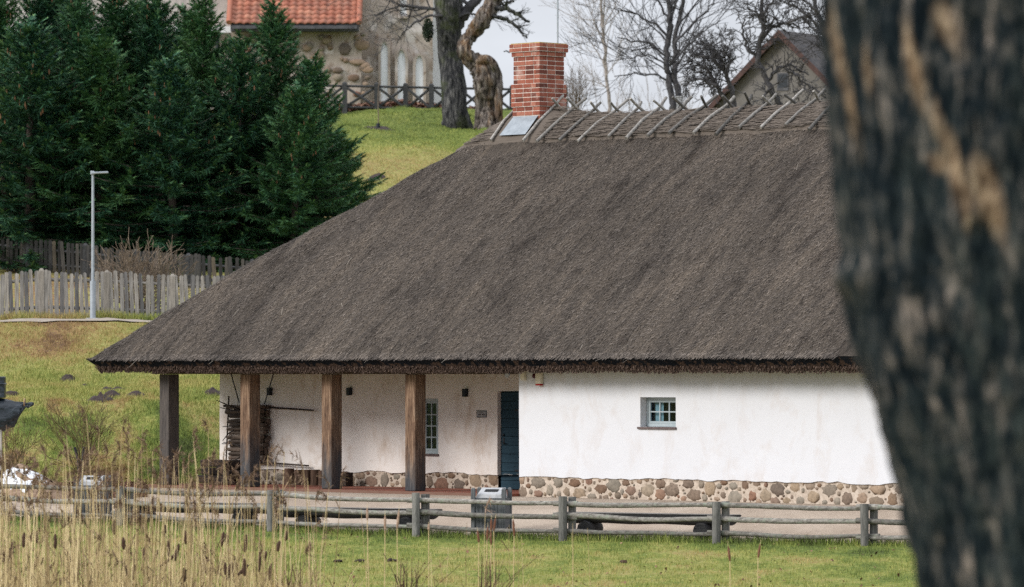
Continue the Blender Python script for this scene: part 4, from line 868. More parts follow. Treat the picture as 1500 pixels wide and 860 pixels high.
# ------------------------------------------------------------------ spruces
def spruce_mesh(seed, H, Rb):
    r_ = np.random.default_rng(seed); tr = MB(); tr.tube([(0, 0, -.5), (0, 0, H*.5), (0, 0, H-.1)], [.16, .09, .012], 7)
    T0, T1, CN = [], [], []
    z = .25
    while z < H-.12:
        q = z/H; nb = int(r_.integers(6, 9)) if q < .92 else 4; a0 = r_.random()*2*pi
        for b in range(nb):
            a = a0+b*2*pi/nb+r_.normal(0, .22); L = Rb*((1-q)**.92)*(.75+.3*(1-q))*r_.choice([.55, .8, 1.0, 1.22], p=[.2, .3, .35, .15])*r_.uniform(.85, 1.12)*(1 if q > .08 else .8)+.12
            n = max(int(L/.055), 4); t = np.linspace(.12, 1, n)
            rise = (.05+.75*q**1.5)*L; zz = z+r_.normal(0, .08)+rise*t-.42*L*t**1.5*(1-q)+.22*L*t**4
            d = np.array([cos(a), sin(a), 0]); C = d[None]*(L*t)[:, None]; C[:, 2] = zz
            tr.tube(np.array([C[0], C[n//2], C[-1]]), [.018*L+.006, .012*L+.003, .004], 3, cap=False)
            lat = np.array([-sin(a), cos(a), 0])
            nt_ = max(int(L/.092), 3)
            for sg in (-1, 1, 0):                        # herring-bone sprays along both sides and at the tip
                tt = np.linspace(.18, .97, nt_)+r_.normal(0, .02, nt_) if sg else np.full(4, 1.0)
                tt = np.clip(tt, .05, 1); nn_ = len(tt); B0 = np.stack([np.interp(tt, t, C[:, j]) for j in range(3)], -1)
                tl = (.16+.34*L**.6*(1.03-tt)**.6)*r_.uniform(.65, 1.25, nn_) if sg else r_.uniform(.16, .34, nn_)
                dirs = d[None]*r_.uniform(.65, 1.0, nn_)[:, None]+lat[None]*((sg*r_.uniform(.5, .95, nn_)) if sg else r_.normal(0, .35, nn_))[:, None]
                dirs[:, 2] += r_.normal(.02+.30*(sg == 0), .16, nn_)+.45*q; dirs /= np.linalg.norm(dirs, axis=1)[:, None]
                s2 = np.cross(dirs, np.array([0, 0, 1.0])+r_.normal(0, .35, (nn_, 3))); s2 /= np.linalg.norm(s2, axis=1)[:, None]+1e-9; up_ = np.cross(s2, dirs)
                K = 7
                for k in range(K):
                    f = (k+.3)/K; m_ = B0+dirs*(tl*f)[:, None]
                    for sd_ in (-1, 1):
                        dd = dirs*.75+s2*(sd_*r_.uniform(.5, .9, nn_))[:, None]+up_*r_.normal(.12, .22, (nn_, 1)); ln = (.045+.30*tl*(1-f)*.7)*r_.uniform(.7, 1.25, nn_)
                        w = (dirs*.8-s2*sd_*.4)*(.011+.009*r_.random(nn_))[:, None]
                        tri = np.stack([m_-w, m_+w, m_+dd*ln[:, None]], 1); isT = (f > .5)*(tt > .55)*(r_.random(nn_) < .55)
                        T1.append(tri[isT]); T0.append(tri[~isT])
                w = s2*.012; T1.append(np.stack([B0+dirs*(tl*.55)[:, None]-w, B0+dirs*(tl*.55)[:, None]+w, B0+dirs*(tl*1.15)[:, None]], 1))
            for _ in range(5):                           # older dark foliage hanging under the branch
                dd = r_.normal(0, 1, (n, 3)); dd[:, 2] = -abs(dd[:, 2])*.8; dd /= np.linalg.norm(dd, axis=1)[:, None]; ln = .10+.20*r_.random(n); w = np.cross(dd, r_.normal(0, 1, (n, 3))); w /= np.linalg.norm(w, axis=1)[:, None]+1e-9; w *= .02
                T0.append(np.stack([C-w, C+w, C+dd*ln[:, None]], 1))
            if q > .45 and r_.random() < .2:
                for _ in range(2): i = int(r_.integers(n//2, n)); CN.append(C[i]+np.array([0, 0, -.06]))
        z += (.16+.13*(1-q))*r_.uniform(.6, 1.35)
    # leader
    for _ in range(60):
        h = H-.75*r_.random(); a = r_.random()*2*pi; c = np.array([0, 0, h]); dd = np.array([cos(a)*.6, sin(a)*.6, .7])*.16; w = np.array([-sin(a), cos(a), 0])*.012; T1.append(np.array([[c-w, c+w, c+dd]]))
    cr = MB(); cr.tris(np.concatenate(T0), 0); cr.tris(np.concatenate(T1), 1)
    for c in CN: cr.tube([c+np.array([0, 0, .03]), c-np.array([0, 0, .05]), c-np.array([0, 0, .12])], [.014, .024, .008], 5, 2)
    return tr, cr
sp_src = []
for sd, H_, R_ in ((1, 9.0, 2.9), (2, 8.2, 2.6), (3, 8.6, 3.0), (4, 6.6, 2.6)):
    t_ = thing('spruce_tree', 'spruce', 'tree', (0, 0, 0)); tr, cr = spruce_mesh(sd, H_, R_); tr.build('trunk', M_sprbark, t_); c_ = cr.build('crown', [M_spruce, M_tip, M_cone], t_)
    sp_src.append((t_, H_))
spots = [  # column, depth, top row, kind, label
 (12, 147, -55, 0, 'dark spruce cut off by the left edge of the photo'), (66, 149, -30, 1, 'spruce right of the one at the left edge, standing behind the old fence'),
 (120, 147, -18, 2, 'spruce with a slim tip rising above the street lamp, to its left'), (176, 149, -28, 0, 'tall spruce whose tip rises just right of the street lamp'),
 (230, 148, -12, 1, 'spruce in front of the pale church wall, left of the cone bearing one'), (300, 147, -6, 2, 'cone bearing spruce with its tip beside the corner of the tiled roof'),
 (346, 145.5, 62, 3, 'shorter spruce in front of the field stone wall, between two taller ones'), (413, 147, 8, 1, 'spruce whose tip crosses the orange tiled roof'),
 (463, 146, 90, 3, 'low spruce at the right end of the row beside the open meadow'), (44, 144.5, 40, 3, 'front spruce hanging over the old picket fence on the left'),
 (254, 144.0, 90, 3, 'bushy front spruce behind the tangled grey shrub'), (430, 144.0, 130, 3, 'low bushy spruce in front, just above the thatched hip'), (146, 145.0, 60, 3, 'bushy front spruce directly behind the street lamp head'),
 (490, 149, 195, 3, 'small spruce half hidden at the far right of the row'),
 (92, 151.5, -45, 1, 'tall spruce at the back, its tip above and left of the street lamp'), (204, 151, -8, 1, 'slim back row spruce in front of the pale cornice'), (268, 151, 12, 0, 'back row spruce in front of the dark church window'), (378, 150, 118, 2, 'cone bearing back row spruce low between the two before the tiled roof')]
R = random.Random(2); used = set()
for x, Y, yt, kd, lb in spots:
    src, H_ = sp_src[kd]; X = (x-CX)/FPX*Y; z = float(zg(X, Y)); h = CAMZ+(HY-yt)/FPX*Y-z; s_ = h/H_
    if kd in used: o = dup(src, (X, Y, z), R.uniform(0, 6.28), lb)
    else: o = src; o.location = (X, Y, z); o.rotation_euler[2] = R.uniform(0, 6.28); o['label'] = lb; used.add(kd)
    o.rotation_euler[0] = R.uniform(-.035, .035); o.rotation_euler[1] = R.uniform(-.04, .04); wx = max(s_, .78)*R.uniform(.98, 1.28); o.scale = (wx, wx, s_); o['group'] = 'spruce trees behind the old fence'

# ------------------------------------------------------------------ church behind the spruces
YC = 215.0
def cx_(x, Y=YC): return (x-CX)/FPX*Y
def cz_(y, Y=YC): return CAMZ+(HY-y)/FPX*Y
church = thing('old_church', 'old field stone church with stained plaster, pointed white niches and an orange tiled annex', 'church', (cx_(440), YC, 13.0)); CO = np.array([cx_(440), YC, 13.0])
def cspan(m, x0, x1, y0, y1, Y0, Y1, mm=0): return m.span((cx_(x0)-CO[0], Y0-CO[1], cz_(y1)-CO[2]), (cx_(x1)-CO[0], Y1-CO[1], cz_(y0)-CO[2]), mm)
def rough_wall(name, x0, x1, y0, y1, Y, mat, th, amp=.12, step=.22):
    m = MB(); xa, xb, za, zb = cx_(x0), cx_(x1), cz_(y1), cz_(y0); X = np.linspace(xa, xb, max(int((xb-xa)/step), 2)); Z = np.linspace(za, zb, max(int((zb-za)/step), 2)); A, B = np.meshgrid(X, Z, indexing='ij')
    D = Y-amp*(fbm(A*.9, B*.9, 91)+.5*fbm(A*3, B*3, 92)-.7); A2 = A+(fbm(B*.9, A*0, 93)-.5)*.18*((A == xb) | (A == xa))
    m.grid(np.stack([A2-CO[0], D-CO[1], B-CO[2]], -1), smooth=True); m.span((xa-CO[0]+.05, Y+.18-CO[1], za-CO[2]), (xb-CO[0]-.05, Y+th-CO[1], zb-CO[2])); return m.build(name, mat, church)
rough_wall('nave_wall', -420, 345, -190, 200, 216, M_nave, 9)
m = MB(); cspan(m, -420, 344, 38, 47, 215.3, 215.85); m.build('cornice', M_white, church)
m = MB()
for x0, x1, y0, y1 in ((60, 96, 62, 128), (120, 175, 56, 118), (196, 236, 60, 110)): cspan(m, x0, x1, y0, y1, 215.55, 215.9)
m.build('whitewashed_panel', M_white, church)
for x0, x1 in ((246, 296), (100, 116)):
    m = MB(); cspan(m, x0, x1, 57, 96, 215.5, 215.8); m.build('dark_window', M_room, church)
m = MB(); m.tube([(cx_(318)-CO[0], 215.4-CO[1], cz_(150)-CO[2]), (cx_(318)-CO[0], 215.4-CO[1], cz_(48)-CO[2])], .09, 8); m.build('downpipe', M_black, church)
aw = rough_wall('annex_wall', 343, 531, 44, 200, 213.2, M_church, 2.6)
st = MB(); R = random.Random(12); pl = []
for x, y, a, h, c in ((366, 62, 12, 6, 0), (348, 70, 7, 5, 0), (361, 72, 7, 5, 0), (365, 96, 12, 7, 0), (350, 95, 4, 4, 0), (532, 70, 14, 9, 0), (481, 64, 8, 6, 0), (507, 76, 10, 10, 0), (526, 95, 14, 5, 0), (497, 107, 9, 5, 0), (540, 106, 10, 6, 0), (470, 84, 9, 7, 0), (452, 74, 8, 6, 0), (388, 84, 6, 5, 0), (430, 100, 9, 6, 0), (402, 110, 10, 7, 0), (520, 118, 10, 6, 0), (455, 115, 9, 7, 0)):
    st.blob((cx_(x)-CO[0], 213.1-CO[1], cz_(y)-CO[2]), (a*.85/32.9, .06, h*.85/32.9), 0, 12, 8, .12)
for _ in range(70):
    x, y = R.uniform(346, 545), R.uniform(54, 150); r = R.uniform(2, 6); st.blob((cx_(x)-CO[0], 213.14-CO[1], cz_(y)-CO[2]), (r*1.3/32.9, .1, r/32.9), 0, 9, 6, .15)
st.build('field_stones', M_stone, aw)['kind'] = 'stuff'
m = MB(); cspan(m, 343, 528, 38.5, 52, 212.25, 213.0); cspan(m, 345, 526, 44, 49, 212.1, 212.24); m.build('eave_fascia', M_fascia, church)
# pantiles: rounded columns stepping up the slope
m = MB(); x0, x1 = cx_(341), cx_(529); rows_, pitch = 26, radians(44); tw, tl = .335, .30; ncol = int((x1-x0)/tw); tw = (x1-x0)/ncol
for r in range(rows_):
    for c in range(ncol):
        u = np.linspace(0, 1, 7); xx = x0+(c+u)*tw; bump = .055*np.sin(pi*np.clip(u*1.35, 0, 1))-.02*np.sin(pi*np.clip((u-.74)/.26, 0, 1)); jz = R.uniform(-.008, .008)
        V = []
        for q, lift in ((-.06, .045), (1.0, .0)):
            s_ = (r+q)*tl; V.append(np.stack([xx-CO[0], 212.15+s_*cos(pitch)-(bump+lift+jz)*sin(pitch)-CO[1], cz_(41)+s_*sin(pitch)+(bump+lift+jz)*cos(pitch)-CO[2]], -1))
        lo_ = V[0]+np.array([0, .04, -.045]); m.grid(np.stack([lo_]+V, 0), 0, True)
m.build('tiled_roof', M_tile, church)
for xe in (x0, x1):
    m = MB(); m.tube([(xe-CO[0], 212.1-CO[1], cz_(40)-CO[2]), (xe-CO[0], 212.15+rows_*tl*cos(pitch)-CO[1], cz_(40)+rows_*tl*sin(pitch)+.06-CO[2])], .13, 8); m.build('verge_tile', M_tile, church)
m = MB(); V = [(x0-CO[0], 213-CO[1], cz_(40)-CO[2]), (x0-CO[0], 218-CO[1], cz_(40)-CO[2]), (x0-CO[0], 217.5-CO[1], cz_(40)+5-CO[2]), (x1-CO[0], 213-CO[1], cz_(40)-CO[2]), (x1-CO[0], 218-CO[1], cz_(40)-CO[2]), (x1-CO[0], 217.5-CO[1], cz_(40)+5-CO[2])]; m.add(V, [[0, 1, 2], [3, 5, 4]]); m.build('annex_gable', M_church, church)
rough_wall('tower_wall', 526, 634, -320, 200, 214.2, M_church, 7, .22)
def niche(x, w, y0, y1):
    Y = 213.93; c = cx_(x); hw_ = w/2/32.9; zt, zb = cz_(y0), cz_(y1); k = 8
    a = [( -hw_, zb), (hw_, zb)]; sh = zt-hw_*3.2
    a += [(hw_*cos(q*pi/2), sh+(zt-sh)*sin(q*pi/2)**1.1) for q in np.linspace(0, 1, k)]+[(-hw_*cos(q*pi/2), sh+(zt-sh)*sin(q*pi/2)**1.1) for q in np.linspace(1, 0, k)[1:]]
    def slab(sc, yf, yb, mat, name):
        f = [(c+p*sc-CO[0], yf-CO[1], z+(sc-1)*.12*(1 if z > zb else -1)-CO[2]) for p, z in a]; b = [(p[0], yb-CO[1], p[2]) for p in f]; n = len(f); m = MB(); m.add(f+b+[(c-CO[0], yf-CO[1], (zb+sh)/2-CO[2])], [[(i+1) % n, i, 2*n] for i in range(n)]); m.add(f+b, [[i, (i+1) % n, n+(i+1) % n, n+i] for i in range(n)]); return m.build(name, mat, church)
    n = len(a); fo = [(c+p*1.75-CO[0], Y-.08-CO[1], (z+(.10 if z > zb else -.10))-CO[2]) for p, z in a]; fi = [(c+p*1.04-CO[0], Y-.08-CO[1], z-CO[2]) for p, z in a]; bo = [(x_, Y+.2-CO[1], z_) for x_, _, z_ in fo]; bi = [(x_, Y+.2-CO[1], z_) for x_, _, z_ in fi]
    m = MB(); m.add(fo+fi+bo+bi, [[i, (i+1) % n, n+(i+1) % n, n+i] for i in range(n)]+[[i, 2*n+i, 2*n+(i+1) % n, (i+1) % n] for i in range(n)]+[[n+i, n+(i+1) % n, 3*n+(i+1) % n, 3*n+i] for i in range(n)]); m.build('niche_surround', M_church, church)
    slab(1.04, Y+.03, Y+.3, M_white, 'pointed_niche')
niche(564, 10, 64, 150); niche(589, 11, 76, 150); niche(615, 11, 84, 150); niche(592, 9, -50, 26)
rough_wall('white_buttress', 630, 648, -320, 200, 217.5, M_white, 3, .08)
# meadow fence with crossed braces
xf = thing('crossbrace_fence', 'old grey fence of posts with crossed braces on top of the meadow', 'fence', (0, 0, 0)); YX = 196.0
fx = [463, 505, 552, 594, 632, 672, 711, 750, 789, 828]
for i, x in enumerate(fx):
    X = cx_(x, YX); z = float(zg(X, YX)); zt_ = cz_(122+.02*(x-505), YX); m = MB(); m.box((X, YX, (zt_+z)/2-.1), (.20, .20, zt_-z+.2)); m.box((X, YX, zt_+.03), (.2, .2, .06), top=.4); m.build('fence_post', M_xf, xf)
    if i+1 < len(fx):
        X2 = cx_(fx[i+1], YX); a0, a1 = X+.10, X2-.10
        for y_, r in ((126, .055), (157, .055)):
            m = MB(); m.tube([(a0-.02, YX, cz_(y_+.02*(x-505), YX)), (a1+.02, YX, cz_(y_+.02*(fx[i+1]-505), YX))], r, 6); m.build('rail', M_xf, xf)
        for k_, (ya, yb) in enumerate(((129, 155), (155, 129))):
            m = MB(); m.tube([(a0, YX+.06*(k_*2-1), cz_(ya+.02*(x-505), YX)), (a1, YX+.06*(k_*2-1), cz_(yb+.02*(x-505), YX))], .062, 6); m.build('brace', M_xf, xf)
# sapling
p = hit(554, 189, 150, 215); t_ = thing('sapling', 'thin young sapling with a dark guard at its base on the meadow', 'sapling', tuple(p)); m = MB(); m.tube([(0, 0, -.1), (.01, 0, .5), (-.01, 0, 1.1), (.02, 0, 1.9)], [.025, .022, .016, .008], 5); twigs(m, np.array([0, 0, 1.0]), (.5, 0, .9), .009, .7, 1, random.Random(1)); m.build('stem', M_shrubtwig, t_); m = MB(); m.tube([(0, 0, -.05), (0, 0, .22)], .075, 8); m.build('guard', M_black, t_)
c = p.copy(); m = MB(); o, _ = heap('soil_ring', c+np.array([0, -.1, 0]), 1.0, 1.6, .10, M_soil, 20, 5, 1, .8); tag(o, 'bare soil ring round the thin sapling on the meadow', 'soil patch')

# ------------------------------------------------------------------ big old trees
def trunk_px(mb, pts, Y, k=16, sub=5, jit=.1, ridge=.09, seed=0, base=0):
    pts = np.array(pts, float); n = (len(pts)-1)*sub+1; q = np.linspace(0, len(pts)-1, n)
    def cr(col):
        y = pts[:, col]; i = np.clip(q.astype(int), 0, len(y)-2); t = q-i; p0 = y[np.clip(i-1, 0, None)]; p1 = y[i]; p2 = y[i+1]; p3 = y[np.clip(i+2, None, len(y)-1)]
        return .5*((2*p1)+(-p0+p2)*t+(2*p0-5*p1+4*p2-p3)*t*t+(-p0+3*p1-3*p2+p3)*t**3)
    X, y_, w_ = cr(0), cr(1), cr(2); X = (X-CX)/FPX*Y; Z = CAMZ+(HY-y_)/FPX*Y; Rr = w_/2/FPX*Y
    V = []; a = np.arange(k)/k*2*pi
    C = np.stack([X, Y+.15*np.sin(q*1.7+seed), Z], -1)-np.asarray(base)
    d = np.gradient(C, axis=0); d /= np.linalg.norm(d, axis=1)[:, None]
    for i in range(n):
        u = np.array([0, 1.0, 0]); u = u-d[i]*np.dot(u, d[i]); u /= np.linalg.norm(u); w = np.cross(d[i], u)
        rr = Rr[i]*(1+ridge*np.sin(a*5+seed+.5*sin(i*.21))+ridge*.8*np.sin(a*8+i*.09)+jit*(vn(a*2.5, a*0+i*.55, seed)-.5)*2)
        V.append(C[i]+rr[:, None]*(np.cos(a)[:, None]*u+np.sin(a)[:, None]*w))
    V = np.array(V); V = np.concatenate([V, V[:, :1]], 1); mb.grid(V, 0, True, flip=False); return C
def px_pts(pts, Y, base, dy=None):
    return [np.array([(x-CX)/FPX*(Y+(dy or 0)), Y+(dy or 0), CAMZ+(HY-y)/FPX*(Y+(dy or 0))])-base for x, y in pts]
def limb(mb, pts, r0, r1, R, sub=4, twn=6, L=1.4, depth=2, gn=.22, up=.06, minr=.006, k=5, spread=.75, jit=.15):
    pts = np.array(pts); n = len(pts); q = np.linspace(0, n-1, (n-1)*sub+1); C = np.stack([np.interp(q, np.arange(n), pts[:, j]) for j in range(3)], -1)
    C[1:-1] += np.array([[R.gauss(0, .03), R.gauss(0, .05), R.gauss(0, .03)] for _ in C[1:-1]])
    mb.tube(C, np.linspace(r0, r1, len(C)), max(k, 6), 0, cap=True, jit=jit)
    for i in range(twn):
        t = R.uniform(.2, 1); j = min(int(t*(len(C)-1)), len(C)-2); dd = C[j+1]-C[j]; dd /= np.linalg.norm(dd); ax = np.array([R.gauss(0, 1), R.gauss(0, .8), R.gauss(.2, 1)]); nd = dd+ax*spread; nd /= np.linalg.norm(nd)
        twigs(mb, C[j], nd, max((r0+(r1-r0)*t)*.5, minr), L*R.uniform(.6, 1.2), depth, R, .6, gn, up, (2, 4), .68, minr, 4, 4)
# mossy upright trunk
YT = 188.5; p = hit(668, 188, 150, 215); YT = p[1]; B = np.array([p[0], YT, p[2]])
t_ = thing('old_tree', 'massive upright mossy trunk standing beside the twisted dead trunk', 'tree', tuple(B)); m = MB()
trunk_px(m, [(670, 196, 52), (669, 186, 46), (667, 168, 38), (664, 120, 36), (661, 80, 35), (658, 40, 35), (657, 5, 38), (655, -30, 36), (652, -80, 30), (650, -140, 24)], YT, 18, 6, .09, .05, 1, B)
m.build('trunk', M_mossbark, t_); R = random.Random(21); m = MB()
limb(m, px_pts([(668, 40), (682, 18), (702, -4), (725, -30), (742, -70)], YT, B), .24, .10, R, twn=9)
limb(m, px_pts([(655, 18), (630, 12), (600, 8), (572, 12), (548, 22)], YT, B), .085, .02, R, twn=12, L=1.2)
limb(m, px_pts([(655, 24), (632, 23), (610, 32), (592, 46), (580, 64)], YT, B, -.4), .075, .015, R, twn=12, L=1.0)
limb(m, px_pts([(652, 2), (620, -14), (580, -22), (540, -15)], YT, B), .10, .03, R, twn=14, L=1.6, up=-.02)
limb(m, px_pts([(668, 26), (690, 20), (705, 26), (718, 30)], YT, B, -.3), .06, .015, R, twn=6, L=.8)
limb(m, px_pts([(655, -40), (690, -90), (720, -140)], YT, B), .2, .05, R, twn=12, L=2); limb(m, px_pts([(650, -60), (600, -110), (560, -150)], YT, B), .2, .05, R, twn=12, L=2)
m.build('crown', M_dkbark, t_)
# hanging clump of ivy
R = random.Random(22); c0 = px_pts([(627, 44)], YT, B*0, -.7)[0]; m = MB(); n = 900; d = rng.normal(0, 1, (n, 3)); d /= np.linalg.norm(d, axis=1)[:, None]; c = d*np.array([.22, .22, .47])*(rng.random(n)**.4)[:, None]
u = rng.normal(0, 1, (n, 3)); u /= np.linalg.norm(u, axis=1)[:, None]; v = np.cross(u, rng.normal(0, 1, (n, 3))); v /= np.linalg.norm(v, axis=1)[:, None]; m.quads(np.stack([c-u*.045, c-v*.03, c+u*.045, c+v*.03], 1)); m.tube([(0, 0, .3), (.05, .05, .9)], .012, 5)
tag(m.build('mistletoe', M_ivy, None, tuple(c0)), 'dark green mistletoe clump hanging left of the mossy trunk', 'mistletoe')
# twisted dead trunk
B = np.array([cx_(714, 187.2), 187.2, float(zg(cx_(714, 187.2), 187.2))])
t_ = thing('dead_tree', 'twisted hollow dead trunk with an S bend behind the brick chimney', 'tree', tuple(B)); m = MB()
trunk_px(m, [(716, 198, 46), (716, 186, 40), (715, 165, 36), (713, 140, 35), (711, 120, 36), (708, 104, 36), (698, 93, 28), (686, 84, 22), (680, 72, 19), (683, 60, 19), (692, 49, 21), (702, 36, 23), (711, 22, 23), (719, 8, 23), (727, -6, 21), (738, -28, 18), (748, -60, 14)], 187.2, 22, 7, .22, .11, 4, B)
trunk_px(m, [(700, 92, 12), (712, 88, 16), (723, 98, 15), (729, 112, 13), (731, 130, 12), (731, 155, 11), (731, 186, 13)], 186.9, 12, 6, .25, .12, 9, B)
trunk_px(m, [(700, 190, 12), (701, 165, 10), (703, 140, 9), (704, 118, 12)], 186.9, 10, 5, .3, .12, 12, B)
m.build('trunk', M_dead, t_); R = random.Random(23); m = MB()
limb(m, px_pts([(726, 12), (742, 13), (756, 19), (776, 32)], 187.2, B), .13, .05, R, twn=2, L=.5); limb(m, px_pts([(722, 24), (738, 26), (752, 34), (764, 48), (772, 56)], 187.2, B, -.2), .10, .035, R, twn=5, L=.7)
limb(m, px_pts([(728, 4), (738, 8), (745, 5), (752, 2)], 187.2, B), .09, .05, R, twn=3, L=.5); limb(m, px_pts([(740, -30), (765, -50), (790, -60)], 187.2, B), .09, .03, R, twn=5, L=.9); limb(m, px_pts([(756, 70), (746, 77), (738, 75)], 187.8, B), .03, .02, R, twn=2, L=.3)
m.build('crown', M_mossbark, t_)
# bare trees behind the ridge
def bare(name, lb, stems, limbs, Y, mat, seed, r, L, depth, gn, group=None, minr=.008, dens=1, up=.08):
    X = cx_(stems[0][0][0], Y); z = float(zg(X, Y)); B = np.array([X, Y, z]); R = random.Random(seed); t_ = thing(name, lb, 'tree', tuple(B), 0, group); tr = MB(); cr = MB()
    for st in stems:
        P_ = px_pts(st, Y, B); P_ = [np.array([P_[0][0], 0, min(-.3, P_[0][2])])]+P_
        limb(tr, P_, r, r*.45, R, twn=0, jit=.12); limb(cr, P_[2:], r*.5, r*.3, R, twn=int(14*dens), L=L, depth=depth, gn=gn, up=up, minr=minr)
    for lm, rr in limbs: limb(cr, px_pts(lm, Y, B, R.uniform(-.8, .8)), rr, rr*.35, R, twn=int(10*dens), L=L*.75, depth=depth, gn=gn, up=up, minr=minr)
    tr.build('trunk', mat, t_); cr.build('crown', mat, t_); return t_
bare('birch_tree', 'slim pale birch standing alone right of the chimney', [[(893, 175), (891, 140), (887, 90), (884, 50), (881, 10), (879, -40), (878, -90)]], [([(887, 95), (870, 70), (858, 45)], .03), ([(885, 60), (868, 25), (862, -10)], .03), ([(889, 110), (905, 90), (915, 65)], .025), ([(884, 40), (900, 10), (912, -30)], .03), ([(890, 130), (872, 118), (862, 100)], .025)], 208, M_birch, 31, .10, 1.5, 2, .10, minr=.006, dens=1.0, up=.10)
bare('bare_tree', 'forked dark bare tree with wide branches in the middle of the sky', [[(986, 170), (985, 150), (978, 110), (976, 80), (981, 45), (981, 15), (978, -20), (982, -60)], [(992, 170), (993, 148), (989, 110), (988, 85), (990, 50), (998, 15), (1006, -30)]],
     [([(977, 82), (955, 65), (930, 60), (905, 55)], .06), ([(979, 55), (960, 35), (935, 22), (905, 12)], .06), ([(980, 120), (960, 110), (930, 108), (900, 112)], .05), ([(989, 62), (1010, 40), (1035, 15), (1050, -5)], .06), ([(981, 30), (965, 5), (950, -20)], .05), ([(988, 90), (1005, 68), (1030, 45), (1055, 30)], .05), ([(976, 95), (950, 80), (920, 85), (890, 90)], .04), ([(982, 10), (1000, -15), (1015, -40)], .05)], 186, M_dkbark, 32, .165, 1.7, 2, .13, minr=.008, dens=.95, up=.05)
bare('orchard_tree', 'low gnarled orchard tree left of the plaster gable', [[(1078, 165), (1074, 140), (1066, 115), (1058, 95), (1050, 78)], [(1068, 165), (1060, 140), (1046, 120), (1036, 100)]],
     [([(1060, 100), (1040, 85), (1020, 80), (1005, 85)], .07), ([(1050, 125), (1030, 115), (1012, 118), (1000, 128)], .06), ([(1064, 110), (1070, 90), (1062, 70)], .05), ([(1036, 100), (1020, 95), (1008, 105)], .05), ([(1055, 90), (1040, 70), (1028, 62)], .05)], 168, M_dkbark, 33, .12, .72, 2, .36, minr=.010, dens=1.7, up=.0)
bare('orchard_tree', 'tall gnarled orchard tree growing in front of the plaster gable', [[(1150, 165), (1134, 138), (1122, 115), (1110, 92), (1112, 65), (1120, 38), (1116, 10), (1118, -25)]],
     [([(1111, 85), (1095, 70), (1088, 50), (1092, 28)], .07), ([(1113, 62), (1128, 42), (1150, 32), (1172, 40)], .08), ([(1119, 35), (1105, 18), (1090, 5)], .06), ([(1124, 118), (1140, 100), (1160, 95), (1185, 110)], .07), ([(1118, 20), (1135, 0), (1160, -10)], .06), ([(1150, 35), (1175, 25), (1200, 50)], .06), ([(1130, 130), (1118, 140), (1120, 155)], .05), ([(1150, 100), (1175, 118), (1198, 135)], .05)], 166, M_dkbark, 34, .13, .75, 2, .36, minr=.010, dens=1.5, up=.0)
bare('bare_tree', 'bare tree with drooping twigs at the right behind the orchard tree', [[(1236, 165), (1225, 100), (1210, 50), (1195, 10), (1188, -30)]], [([(1215, 60), (1190, 30), (1165, 10), (1140, 0)], .07), ([(1200, 20), (1180, 0), (1150, -20)], .06), ([(1220, 90), (1200, 70), (1185, 60)], .05), ([(1195, 5), (1170, -30), (1130, -40)], .06)], 176, M_dkbark, 35, .16, .9, 2, .22, minr=.009, dens=1.6, up=-.06)
for i, (x, y, Y, h) in enumerate(((915, 150, 260, 4.2), (1035, 150, 270, 4.6), (865, 150, 265, 3.4))):
    c = np.array([cx_(x, Y), Y, 13.6]); t_ = thing('hazy_tree', ['faint distant bare tree right of the slim birch', 'faint distant bare tree behind the low orchard tree', 'faint distant bare tree between the chimney and the slim birch'][i], 'tree', tuple(c), 0, 'faint bare trees on the skyline'); R = random.Random(50+i); m = MB()
    for k_ in range(4): twigs(m, np.array([R.uniform(-2, 2), R.uniform(-1, 1), 0]), (R.gauss(0, .12), R.gauss(0, .1), 1), .045, h*.75, 3, R, .5, .10, .10, (2, 4), .6, .007, 4, 3)
    m.build('crown', M_shrubtwig, t_)
c = np.array([cx_(843, 190), 190, 0]); c[2] = cz_(165, 190)-.2; shrub('brown_bush', c, 1.9, 26, .55, M_shrubtwig, 'dense brownish bush just right of the chimney behind the ridge', 61, .018, 3, gn=.2)
p = np.array([cx_(996, 184), 184, 0]); p[2] = float(zg(p[0], 184)); m = MB(); m.span((-.12, -.12, -.1), (.12, .12, cz_(143, 184)-p[2])); m.span((-.14, -.14, cz_(143, 184)-p[2]+.002), (.14, .14, cz_(143, 184)-p[2]+.05)); tag(m.build('white_post', M_concrete, None, tuple(p), bevel=.01), 'short white post at the foot of the forked bare tree', 'post')
# gabled house
YG = 180.0; ph = radians(30); ax_, az_ = cx_(1146, YG), cz_(50, YG); zg_ = float(zg(ax_, YG))-.3
gh = thing('gabled_house', 'plastered house with red barge boards and dark roof behind the ridge', 'house', (ax_, YG, zg_), -ph); wv, hv, Lh = 4.3, az_-zg_, 9.0; ev = hv-wv*.93
m = MB(); m.add([(-wv, 0, 0), (wv, 0, 0), (wv, 0, ev), (0, 0, hv-.05), (-wv, 0, ev), (-wv, Lh, 0), (wv, Lh, 0), (wv, Lh, ev), (0, Lh, hv-.05), (-wv, Lh, ev)], [[0, 1, 2], [0, 2, 4], [4, 2, 3], [6, 5, 9], [6, 9, 7], [7, 9, 8]]); m.add([(wv, 0, 0), (wv, Lh, 0), (wv, Lh, ev), (wv, 0, ev), (-wv, Lh, 0), (-wv, 0, 0), (-wv, 0, ev), (-wv, Lh, ev)], [[0, 1, 2, 3], [4, 5, 6, 7]]); m.build('wall', M_gable, gh)
